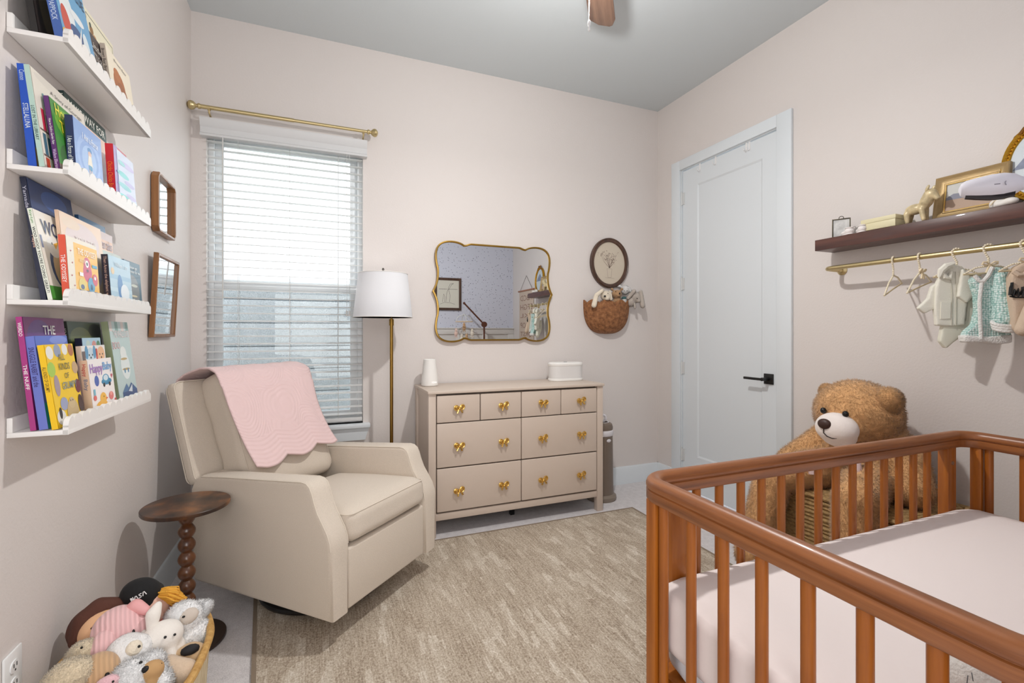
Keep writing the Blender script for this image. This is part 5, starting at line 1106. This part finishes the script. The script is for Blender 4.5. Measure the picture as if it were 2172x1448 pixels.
for sx in (1, -1):
    for sy in (1, -1):
        X = CX0 if sx > 0 else CX1; Y = CY1 if sy > 0 else CY0
        bm = BM(); xa, xb = sorted((X+sx*.092-ox, X+sx*.140-ox)); ya, yb = sorted((Y-sy*.004-oy, Y-sy*.036-oy)); bx(bm, xa, xb, ya, yb, .012, CZ-.050, 0, .003); o = obj('corner_post', bm, SLATW, cr)
        bm = BM(); yi = Y-sy*.036-oy; cyl(bm, ((xa+xb)/2, yi+sy*.002, .775), ((xa+xb)/2, yi-sy*.002, .775), .0065, None, 16); obj('bolt', bm, STEEL, o)
        bm = BM(); xa, xb = sorted((X+sx*.004-ox, X+sx*.035-ox)); ya, yb = sorted((Y-sy*.046-oy, Y-sy*.078-oy)); bx(bm, xa, xb, ya, yb, .012, CZ-.050, 0, .003); obj('corner_post', bm, SLATW, cr)
MT = .627
mtt = thing('crib_mattress', 'crib mattress under a fitted pale pink sheet', 'mattress', (ox, oy, 0))
PK = M('pink_sheet', (238, 227, 224), .9, 0, (60, .12, .004))
ML, MWd = CX1-CX0-.064, CY1-CY0-.066
def matf(q, p): return q
bm = BM(); rbox(bm, (0, 0, MT-.082), (ML, MWd, .164), .038, .012, 16); obj('fitted_sheet', bm, PK, mtt, sharp=180)
bm = BM(); rbox(bm, (0, 0, MT-.17), (ML-.03, MWd-.03, .10), .045, 0, 8); obj('mattress_core', bm, M('mattress_white', (226, 230, 238), .7), mtt, sharp=180)
bm = BM(); bx(bm, CX0-ox+.04, CX1-ox-.04, CY0-oy+.04, CY1-oy-.04, .385, .412); obj('mattress_support', bm, SLATW, cr)
# soft toy lying on the mattress (lower right corner of the photograph)
t = Toy('plush_cat', 'pale grey soft toy with whiskers lying on the crib sheet', 0, 0, 0, loc=(.962, .415, MT+.055))
PG = plushm('plush_pale_grey', (222, 218, 212))
blob('body', [('e', t.L(2090, 1440, .0), (.055, .05, .05)), ('e', t.L(2150, 1465, -.02), (.07, .055, .05)), ('l', t.L(2070, 1405, .01), t.L(2105, 1402, .012), .010, .008)], PG, t.o, .006)
t.dot('eye', 2084, 1419.5, .056, (.0055, .004, .0035), EYEM); t.dot('eye', 2073, 1409, .046, (.0022, .003, .003), EYEM)
bm = BM()
for a, b in (((2061, 1426), (2064, 1444)), ((2053, 1432), (2051, 1450))): tube(bm, [t.L(a[0], a[1], .05), t.L(b[0], b[1], .056)], .0007, 5)
obj('whisker', bm, M('whisker_grey', (90, 88, 90), .6), t.o)
blob('tan_patch', [('e', t.L(2166, 1436, .02), (.020, .03, .03))], TANP, t.o, .006, (1500, .004, .0016))
# ================================================================== BEAR + HAMPER
hm = thing('wicker_hamper', 'natural wicker chest behind crib under the teddy bear', 'basket', (2.375, 1.44, 0))
WK = WOOD('seagrass', (120, 90, 50), (190, 156, 104), 2, 60, .7, 0, 2)
bm = BM()
def rr_(hx, hy, r, z, wv=0): return [(p[0]+wv*math.sin(i*2.1), p[1]+wv*math.cos(i*2.1), z) for i, p in enumerate(seg(rrect(hx, hy, r)))]
for k in range(24): tube(bm, rr_(.225, .345, .05, .012+k*.0185, .003*(1 if k % 2 else -1)), .0105, 6, True)
obj('woven_side', bm, WK, hm)['kind'] = 'stuff'
bm = BM()
for k in range(11): tube(bm, rr_(.232-k*.0195, .352-k*.0195, max(.012, .05-k*.004), .462+.004*min(k, 3), .003*(1 if k % 2 else -1)), .011, 6, True)
bx(bm, -.21, .21, -.33, .33, .445, .462); obj('lid', bm, WK, hm)
tb = thing('teddy_bear', 'large golden brown teddy bear sitting behind the crib', 'teddy bear', (2.38, 1.45, .47))
B0 = Vector((2.38, 1.45, .47))
FURM = M('bear_fur', (216, 166, 114), .95, 0, (90, .5, .006), (22, .13), .3)
V = lambda x, y, z: Vector((x, y, z))-B0
blob('body', [('e', V(2.40, 1.44, .635), (.165, .19, .165)), ('e', V(2.345, 1.452, .845), (.16, .182, .155)), ('e', V(2.41, 1.44, .76), (.12, .15, .10)),
     ('e', V(2.27, 1.445, .80), (.10, .12, .095)),
     ('l', V(2.40, 1.60, .72), V(2.26, 1.72, .56), .075, .075), ('l', V(2.40, 1.28, .70), V(2.335, 1.215, .555), .075, .075),
     ('l', V(2.28, 1.56, .57), V(2.08, 1.68, .52), .10, .088), ('l', V(2.08, 1.68, .52), V(1.985, 1.70, .20), .088, .078), ('e', V(1.965, 1.70, .15), (.09, .075, .085)),
     ('l', V(2.28, 1.36, .57), V(2.09, 1.295, .52), .10, .092), ('l', V(2.09, 1.295, .52), V(2.04, 1.275, .22), .092, .08), ('e', V(2.02, 1.275, .16), (.09, .075, .085))], FURM, tb, .011, (60000, .017, .0026, .25, .5))
for c, r in ((V(2.37, 1.612, .930), (.028, .034, .036)), (V(2.325, 1.305, .925), (.05, .052, .058))):
    blob('ear', [('e', c, r)], FURM, tb, .008, (6000, .014, .0024, .2, .5))
MZ = M('muzzle_white', (238, 228, 222), .9, 0, (150, .2, .003), None, .2)
blob('muzzle', [('e', V(2.178, 1.437, .790), (.065, .093, .072)), ('e', V(2.19, 1.435, .755), (.06, .075, .05))], MZ, tb, .006, None)
bm = BM(); sph(bm, V(2.118, 1.452, .812), (.018, .030, .024), None, 3); obj('nose', bm, M('nose_brown', (62, 38, 30), .5), tb)
bm = BM(); tube(bm, [V(2.112, 1.452, .79), V(2.112, 1.452, .772), V(2.118, 1.440, .758), V(2.124, 1.42, .752), V(2.132, 1.395, .758), V(2.142, 1.372, .775)], .0022, 6); obj('mouth', bm, M('stitch_dark', (50, 36, 32), .8), tb)
for q in ((2.178, 1.498, .862), (2.174, 1.395, .862)):
    bm = BM(); sph(bm, V(*q), (.013, .013, .0145), None, 3); obj('eye', bm, EYEM, tb)
SAT = M('pink_satin', (238, 214, 214), .45)
rb = BM(); k = V(2.185, 1.44, .665)
for s, q in ((1, V(2.165, 1.525, .645)), (-1, V(2.165, 1.345, .665))):
    sph(rb, (k+q)/2, (.020, .045, .022), (0, 0, 0), 2); tube(rb, [k, q, q+Vector((-.012, s*.012, -.05)), q+Vector((-.010, s*.010, -.085))], [.010, .02, .022, .018], 10)
sph(rb, k, (.018, .018, .018), None, 2); obj('ribbon_bow', rb, SAT, tb)

# ================================================================== TOY BASKET WITH SOFT TOYS
BC = Vector((-.475, 1.58, 0))
tbk = thing('toy_basket', 'cream rope basket full of soft toys on carpet', 'basket', BC)
def ropem():
    m, nt, b = nodes('cream_rope'); v = coords(nt, (1, 1, .08)); f = noise(nt, v, 160, 3, .6); b.inputs['Roughness'].default_value = .9
    nt.links.new(ramp(nt, f, [(.3, lin((196, 176, 136))), (.7, lin((238, 224, 194)))]), b.inputs['Base Color']); bumpn(nt, b, f, .8, .006); return m
def obf(u, v):
    a = 2*PI*u; k = (.88+.12*v); s = 1+.006*math.sin(a*90)
    sg = lambda x, e: math.copysign(abs(x)**e, x)
    return Vector((.176*k*s*sg(math.cos(a), .8), .275*k*s*sg(math.sin(a), .8), .002+.322*v))
bm = bowl(240, 10, obf, True); newf(bm, [v for v in bm.verts][:240][::-1]); o = obj('woven_side', bm, ropem(), tbk, recalc=False); md = o.modifiers.new('t', 'SOLIDIFY'); md.thickness = .01; md.offset = -1
bm = BM(); tube(bm, [obf(i/80, 1.0) for i in range(80)], .0105, 10, True); obj('rim', bm, WOOD('rim_straw', (176, 130, 66), (214, 172, 104), 2, 60, .6, 0, 1), tbk)
bm = BM(); rbox(bm, (0, 0, .19), (.28, .44, .16), .07, .03, 8); obj('lining', bm, M('basket_lining', (150, 132, 108), .95), tbk, sharp=180)
zq = lambda x, y: (80+x/5.43, 1200+y/5.43)
GRP = 'soft toys in the basket'
# doll with brown hat-like hair
t = Toy('rag_doll', 'rag doll with brown felt hat at back left of toy basket', *zq(740, 700), 1.70, 'doll', GRP)
SKIN = M('doll_skin', (226, 178, 138), .9)
blob('head', [('e', t.L(*zq(760, 740)), (.060, .05, .058)), ('l', t.L(*zq(760, 900), -.03), t.L(*zq(780, 1050), -.05), .04, .05)], SKIN, t.o, .006)
HB = M('brown_felt', (84, 48, 36), .9, 0, (120, .3, .004))
blob('hat', [('l', t.L(*zq(480, 860), -.01), t.L(*zq(560, 640), -.01), .026, .034), ('l', t.L(*zq(560, 640), -.01), t.L(*zq(720, 510), -.01), .034, .036), ('l', t.L(*zq(720, 510), -.01), t.L(*zq(920, 470), -.01), .036, .028), ('e', t.L(*zq(680, 690), -.035), (.068, .04, .062))], HB, t.o, .006)
bm = BM(); tube(bm, [t.L(*zq(615, 725), .043), t.L(*zq(668, 685), .048)], .0028, 6); tube(bm, [t.L(*zq(808, 568), .030), t.L(*zq(866, 538), .028)], .0028, 6); obj('eyebrow', bm, M('brow_dark', (60, 36, 26), .8), t.o)
t.dot('eye', *zq(672, 735), .050, (.008, .004, .008), MATTE_WHITE); t.dot('pupil', *zq(678, 740), .056, (.004, .003, .004), EYEM)
# doll with black cap
t = Toy('yarn_hair_doll', 'yarn haired doll in a black cap at back of toy basket', *zq(1280, 450), 1.76, 'doll', GRP)
FAIR = M('doll_fair', (232, 190, 170), .9)
blob('head', [('e', t.L(*zq(1290, 490)), (.054, .046, .062)), ('l', t.L(*zq(1330, 640), -.02), t.L(*zq(1380, 800), -.05), .04, .05)], FAIR, t.o, .006)
blob('cap', [('e', t.L(*zq(1190, 320), .012), (.054, .045, .046), (0, .35, 0)), ('e', t.L(*zq(1260, 440), .030), (.024, .018, .018)), ('l', t.L(*zq(1050, 430), .0), t.L(*zq(1350, 290), .0), .024, .026)], M('black_velvet', (13, 13, 15), .85, 0, (200, .2, .003), None, .03), t.o, .006)
bm = BM()
yr = random.Random(5)
for i in range(110):
    f = (i%55)/54; a = zq(1400+yr.uniform(-15, 25), 260+f*150); e = zq(1520+180*(1-abs(f-.4))*1.0+yr.uniform(-30, 30), 300+f*190+yr.uniform(-10, 30)); m_ = zq((1400+1600)/2+yr.uniform(-20, 30), 240+f*190)
    n0 = .005+.03*math.sin(PI*f)+yr.uniform(-.014, .010)
    m2 = zq(1570+yr.uniform(-40, 60), 255+f*190+yr.uniform(-20, 20))
    tube(bm, [t.L(*a, n0), t.L(*m_, n0+.014), t.L(*m2, n0+.010), t.L(*e, n0-.015)], .0023, 6)
obj('yarn_hair', bm, M('yarn_gold', (228, 168, 62), .9), t.o)
bm = BM(); tube(bm, [t.L(*zq(1210, 628), .052), t.L(*zq(1245, 632), .054), t.L(*zq(1290, 612), .052)], [.001, .004, .001], 6); obj('mouth', bm, M('lips_red', (206, 52, 48), .8), t.o)
bm = BM(); tube(bm, [t.L(*zq(1150, 585), .052), t.L(*zq(1190, 560), .056), t.L(*zq(1225, 552), .055)], .0024, 6); obj('eyelash', bm, EYEM, t.o)
blob('dress', [('e', t.L(*zq(1400, 640), -.015), (.075, .04, .05)), ('e', t.L(*zq(1240, 740), -.005), (.03, .03, .03))], M('dress_red', (206, 52, 34), .9, 0, None, (45, .5)), t.o, .006)
# cap letters, worm style strokes
bm = BM()
def wl(pts): tube(bm, [t.L(*zq(x, y), .066) for x, y in pts], .00125, 6)
wl([(1083, 412), (1066, 376), (1074, 372), (1098, 400), (1106, 396), (1092, 360)]); wl([(1112, 392), (1124, 348), (1134, 346), (1156, 376)])
wl([(1164, 372), (1192, 356), (1192, 342), (1170, 342), (1164, 330), (1196, 312)]); wl([(1212, 346), (1214, 300), (1224, 292), (1254, 324)]); obj('cap_lettering', bm, WHITE, t.o)
# pink corduroy elephant
def cordm(name, col):
    m, nt, b = nodes(name); c = lin(col); v = coords(nt, (1, 1, 1)); wv = N(nt, 'ShaderNodeTexWave', bands_direction='X'); wv.inputs['Scale'].default_value = 28; wv.inputs['Distortion'].default_value = 1.0; nt.links.new(v, wv.inputs['Vector'])
    nt.links.new(ramp(nt, wv.outputs['Fac'], [(.1, tuple(x*.86 for x in c)), (.6, c)]), b.inputs['Base Color']); b.inputs['Roughness'].default_value = .95; b.inputs['Sheen Weight'].default_value = .3; bumpn(nt, b, wv.outputs['Fac'], .5, .004); return m
PC = cordm('pink_corduroy', (238, 192, 192)); PC2 = M('pink_ear_lining', (232, 168, 168), .6)
t = Toy('plush_elephant', 'pink corduroy elephant in the middle of toy basket', *zq(950, 720), 1.66, group=GRP)
blob('body', [('e', t.L(*zq(930, 720)), (.062, .056, .060)), ('e', t.L(*zq(1080, 760), .005), (.045, .045, .050)), ('e', t.L(*zq(960, 900), -.03), (.06, .05, .06)), ('l', t.L(*zq(1130, 820), .01), t.L(*zq(1190, 830), .0), .028, .022)], PC, t.o, .006)
blob('ear', [('l', t.L(*zq(1060, 520), .01), t.L(*zq(1130, 460), .02), .020, .020), ('l', t.L(*zq(1130, 460), .02), t.L(*zq(1240, 510), .03), .020, .014)], PC2, t.o, .005)
blob('ear', [('l', t.L(*zq(770, 850), .04), t.L(*zq(700, 980), .05), .026, .022), ('e', t.L(*zq(780, 920), .045), (.028, .012, .028))], PC, t.o, .005)
t.dot('eye', *zq(1004, 850), .060, (.006, .004, .0045), EYEM); t.dot('eye', *zq(1104, 755), .058, (.0035, .003, .006), EYEM)
# white alpaca
FUZ = plushm('fluffy_white', (254, 253, 252))
t = Toy('plush_alpaca', 'fluffy white lamb with beige face at right of toy basket', *zq(1690, 620), 1.70, group=GRP)
blob('body', [('e', t.L(*zq(1680, 600)), (.052, .045, .048)), ('e', t.L(*zq(1760, 790), -.02), (.050, .045, .060)), ('l', t.L(*zq(1560, 800), .01), t.L(*zq(1570, 930), .02), .018, .016)], FUZ, t.o, .006, (6500, .008, .0024, .1, .5))
blob('ear', [('l', t.L(*zq(1810, 500), -.005), t.L(*zq(1880, 420), -.01), .012, .010)], FUZ, t.o, .005, (1500, .008, .0018)); blob('ear', [('l', t.L(*zq(1890, 540), -.01), t.L(*zq(1950, 450), -.01), .016, .016)], FUZ, t.o, .005, (2500, .010, .0018))
blob('face', [('e', t.L(*zq(1735, 580), .036), (.028, .014, .022), (0, -.4, 0))], M('face_beige', (206, 194, 182), .9), t.o, .004)
t.dot('eye', *zq(1680, 585), .051, (.0042, .003, .0032), EYEM)
bm = BM(); tube(bm, [t.L(*zq(1775, 520), .046), t.L(*zq(1782, 540), .047), t.L(*zq(1790, 562), .046)], .0009, 5); tube(bm, [t.L(*zq(1760, 548), .048), t.L(*zq(1782, 540), .047), t.L(*zq(1790, 526), .045)], .0009, 5); obj('mouth', bm, EYEM, t.o)
# white bunny
t = Toy('plush_bunny', 'smooth white bunny with upright ears in toy basket', *zq(1430, 850), 1.62, group=GRP)
SM = M('velour_white', (240, 234, 226), .95, 0, (200, .3, .003), None, .3)
blob('body', [('e', t.L(*zq(1420, 840)), (.056, .046, .046), (0, -.4, 0)), ('e', t.L(*zq(1500, 780), .012), (.030, .03, .028)), ('e', t.L(*zq(1420, 1010), -.03), (.06, .045, .055)), ('l', t.L(*zq(1500, 980), .01), t.L(*zq(1530, 1060), .015), .02, .018)], SM, t.o, .006)
blob('ear', [('l', t.L(*zq(1310, 740), .0), t.L(*zq(1330, 560), .01), .013, .020), ('l', t.L(*zq(1330, 560), .01), t.L(*zq(1390, 440), .01), .020, .010)], SM, t.o, .005)
blob('ear', [('l', t.L(*zq(1250, 830), -.01), t.L(*zq(1210, 780), -.01), .016, .012)], SM, t.o, .005)
t.dot('eye', *zq(1468, 820), .050, .0038, EYEM); t.dot('eye', *zq(1578, 790), .040, .0036, EYEM)
# white bird
t = Toy('plush_bird', 'white soft toy with small beak in front of pink elephant', *zq(1050, 1020), 1.58, group=GRP)
blob('body', [('e', t.L(*zq(1010, 1060)), (.052, .046, .060), (0, .3, 0)), ('e', t.L(*zq(1130, 960), .01), (.040, .036, .038)), ('l', t.L(*zq(1180, 960), .02), t.L(*zq(1240, 930), .02), .022, .012)], SNOW, t.o, .006, (5000, .004, .0016))
blob('cheek_patch', [('e', t.L(*zq(1110, 945), .042), (.020, .008, .020))], CREAM, t.o, .004)
t.dot('eye', *zq(1168, 925), .052, .0036, EYEM)
# tan dog with black nose
t = Toy('plush_dog', 'tan puppy with big black nose at basket right edge', *zq(1740, 1050), 1.60, group=GRP)
DG = M('tan_velour', (200, 168, 128), .9, 0, (200, .3, .003), None, .3)
blob('body', [('e', t.L(*zq(1750, 1060)), (.046, .04, .040)), ('e', t.L(*zq(1700, 1150), -.03), (.05, .04, .05))], DG, t.o, .006)
t.dot('nose', *zq(1755, 965), .036, (.024, .014, .014), M('nose_black', (22, 20, 24), .7))
# beige bunny paw and ear
t = Toy('plush_hare', 'beige soft toy lying at the front right of toy basket', *zq(1580, 1180), 1.55, group=GRP)
BE = M('beige_velour', (214, 190, 164), .95, 0, (160, .4, .004), None, .3)
blob('body', [('l', t.L(*zq(1480, 1130)), t.L(*zq(1700, 1220), .02), .024, .032), ('e', t.L(*zq(1480, 1240), -.02), (.045, .04, .045))], BE, t.o, .006, (3000, .003, .0016))
# white fluffy dog with tan muzzle
t = Toy('plush_puppy', 'shaggy white puppy with tan muzzle at front of basket', *zq(1230, 1230), 1.50, group=GRP)
blob('body', [('e', t.L(*zq(1080, 1300), .0), (.046, .04, .044)), ('e', t.L(*zq(1310, 1110), -.02), (.032, .03, .026)), ('e', t.L(*zq(1430, 1340), .0), (.024, .03, .026)), ('l', t.L(*zq(1160, 1260), -.02), t.L(*zq(1380, 1280), -.02), .034, .03)], FUZ, t.o, .006, (6000, .012, .0024, .15, .5))
blob('muzzle', [('e', t.L(*zq(1320, 1200), .02), (.027, .024, .024)), ('e', t.L(*zq(1300, 1320), .012), (.020, .024, .024))], M('muzzle_tan', (196, 156, 108), .9), t.o, .005)
t.dot('nose', *zq(1243, 1190), .036, (.009, .008, .008), M('nose_black', (22, 20, 24), .7)); t.dot('eye', *zq(1187, 1110), .030, .004, EYEM); t.dot('eye', *zq(1415, 1130), .030, .004, EYEM)
# ribbed tan hedgehog
t = Toy('plush_hedgehog', 'ribbed tan round soft toy at front left of basket', *zq(700, 1220), 1.52, group=GRP)
blob('body', [('e', t.L(*zq(700, 1230)), (.046, .042, .048)), ('e', t.L(*zq(770, 1260), .015), (.026, .026, .028))], cordm('tan_corduroy', (206, 168, 128)), t.o, .006)
t.dot('eye', *zq(800, 1250), .046, .0052, EYEM)
# fluffy cream sheep, two
SH = plushm('fleece_cream', (232, 214, 184))
t = Toy('plush_sheep', 'curly cream sheep at the left edge of toy basket', *zq(350, 1260), 1.50, group=GRP)
blob('body', [('e', t.L(*zq(380, 1270)), (.052, .045, .040)), ('e', t.L(*zq(230, 1345), -.01), (.036, .04, .030))], SH, t.o, .007, (9000, .007, .0026, .1, .7))
t = Toy('plush_sheep', 'second cream fleece toy behind the ribbed tan toy', *zq(560, 1030), 1.60, group=GRP)
blob('body', [('e', t.L(*zq(540, 1040)), (.042, .04, .040)), ('e', t.L(*zq(640, 960), -.01), (.026, .03, .030))], SH, t.o, .007, (7000, .007, .0026, .1, .7))
t.dot('eye', *zq(505, 940), .045, .003, EYEM)
t = Toy('plush_piglet', 'tiny pink soft toy at the basket front edge', *zq(830, 1330), 1.47, group=GRP)
blob('body', [('e', t.L(*zq(820, 1345)), (.030, .024, .018)), ('e', t.L(*zq(880, 1345), .008), (.012, .012, .010))], plushm('plush_pink', (236, 190, 196)), t.o, .005, (1500, .003, .0014))
t.dot('eye', *zq(868, 1330), .030, .0028, EYEM)

# ================================================================== BEHIND THE CAMERA (seen in the mirror)
fp = thing('framed_print', 'dark framed rabbit sketch on the wallpaper wall', 'picture', (1.655, YF, 1.755), (0, 0, PI))
bm = BM(); sweep(bm, [(p[0], -.014, p[1]) for p in ((-.19, -.225), (.19, -.225), (.19, .225), (-.19, .225))], [(-.035, -.012), (-.035, .004), (-.02, .014), (-.004, .012), (0, .004), (0, -.012)], (0, -1, 0), True, 0, False); obj('frame', bm, DK, fp)
bm = BM(); bx(bm, -.165, .165, -.012, -.004, -.20, .20); pp = obj('print_sheet', bm, M('print_paper', (220, 216, 204), .8), fp)
bm = BM(); stroke(bm, [(-.10, -.14), (-.03, -.12), (.05, -.115), (.11, -.14)], .003, -.0125); stroke(bm, [(-.02, -.11), (-.03, -.02), (-.01, .06), (-.05, .13), (-.08, .15), (-.03, .14), (0, .07), (.02, .0), (.03, -.11)], .0035, -.0125); stroke(bm, [(.05, -.11), (.045, -.04), (.06, .0), (.07, -.05), (.08, -.11)], .003, -.0125)
for k in range(8): stroke(bm, [(-.13+k*.017, .068), (-.122+k*.017, .068)], .008, -.0125); stroke(bm, [(.02+k*.014, .068), (.028+k*.014, .068)], .008, -.0125)
obj('sketch', bm, M('print_ink', (60, 52, 48), .8), pp, recalc=False)
wc = thing('wall_chart', 'beige hanging alphabet chart with wooden top bar beside shelf', 'wall chart', (XR-.006, .475, 1.0), (0, 0, -PI/2))
bm = BM(); bx(bm, -.24, .24, -.002, .002, .0, .80); sheet = obj('chart_sheet', bm, M('chart_cloth', (206, 188, 172), .9), wc)
for z in (.79, 0): bm = BM(); cyl(bm, (-.265, -.004, z+.01), (.265, -.004, z+.01), .011, None, 14); obj('wooden_bar', bm, WOOD('bar_wood', (140, 84, 54), (176, 116, 76), 0, 20), wc)
bm = BM(); tube(bm, [(-.2, -.004, .81), (0, .0, 1.0), (.2, -.004, .81)], .0022, 6); obj('cord', bm, M('cord_dark', (70, 60, 54), .8), wc)
AL = 'ABCDEFGHIJKLMNOPQRSTUVWXYZ'
for i in range(6):
    text(wc, AL[i*4:i*4+4] if i < 5 else 'UVWXYZ', .40, .075, M('chart_ink', (150, 120, 106), .9), 'chart_lettering', (-.20, -.0032, .66-i*.125), FRONT)
mo = thing('crib_mobile', 'wooden arm crib mobile with hanging felt animals', 'mobile', (2.10, .235, 0))
DB = M('mobile_wood', (92, 50, 34), .45)
zb_ = 1.334
bm = BM(); cyl(bm, (0, 0, .80), (0, 0, zb_), .012, None, 14); bx(bm, -.03, .03, -.03, .03, .78, .90, 0, .006); cyl(bm, (0, 0, zb_), (-.285, 0, zb_+.285), .011, None, 14); sph(bm, (-.285, 0, zb_+.285), .018, None, 2); t = BM(); lathe(t, [(0, -.016), (.038, -.016), (.038, .016), (0, .016)], 28, caps=False); merge(bm, t, lambda p: Vector((p.x, p.z, p.y+zb_)), 0, True); obj('arm', bm, DB, mo)
hx = -.285
bm = BM(); tube(bm, [(hx+.115*math.cos(2*PI*i/32), .115*math.sin(2*PI*i/32), 1.37) for i in range(32)], .006, 8, True); hoop = obj('hoop', bm, M('pale_ring', (226, 206, 180), .6), mo)
bm = BM(); cyl(bm, (hx, 0, 1.47), (hx, 0, zb_+.275), .0012, None, 6)
for k in range(4): a = PI/2*k; tube(bm, [(hx+.113*math.cos(a), .113*math.sin(a), 1.37), (hx+.09*math.cos(a), .09*math.sin(a), 1.43), (hx, 0, 1.47)], .0045, 8); cyl(bm, (hx+.113*math.cos(a), .113*math.sin(a), 1.25-.07*(k % 2)), (hx+.113*math.cos(a), .113*math.sin(a), 1.37), .0008, None, 5)
cyl(bm, (hx, 0, 1.32), (hx, 0, 1.47), .0008, None, 5); obj('string', bm, CORD, hoop)
FT = [M('felt_cream', (232, 222, 206), .95), M('felt_tan', (196, 160, 124), .95), M('felt_blush', (226, 196, 184), .95)]
for k in range(5):
    a = PI/2*k; q = Vector((hx+.113*math.cos(a), .113*math.sin(a), 1.21-.07*(k % 2))) if k < 4 else Vector((hx, 0, 1.29))
    blob('felt_animal', [('e', q, (.026, .02, .034)), ('e', q+Vector((0, 0, .042)), (.020, .018, .018)), ('l', q+Vector((.008, 0, .055)), q+Vector((.012, 0, .078)), .006, .005), ('l', q+Vector((-.008, 0, .055)), q+Vector((-.012, 0, .078)), .006, .005), ('l', q+Vector((.01, 0, -.03)), q+Vector((.014, 0, -.055)), .008, .007), ('l', q+Vector((-.01, 0, -.03)), q+Vector((-.014, 0, -.055)), .008, .007)], FT[k % 3], hoop, .005)
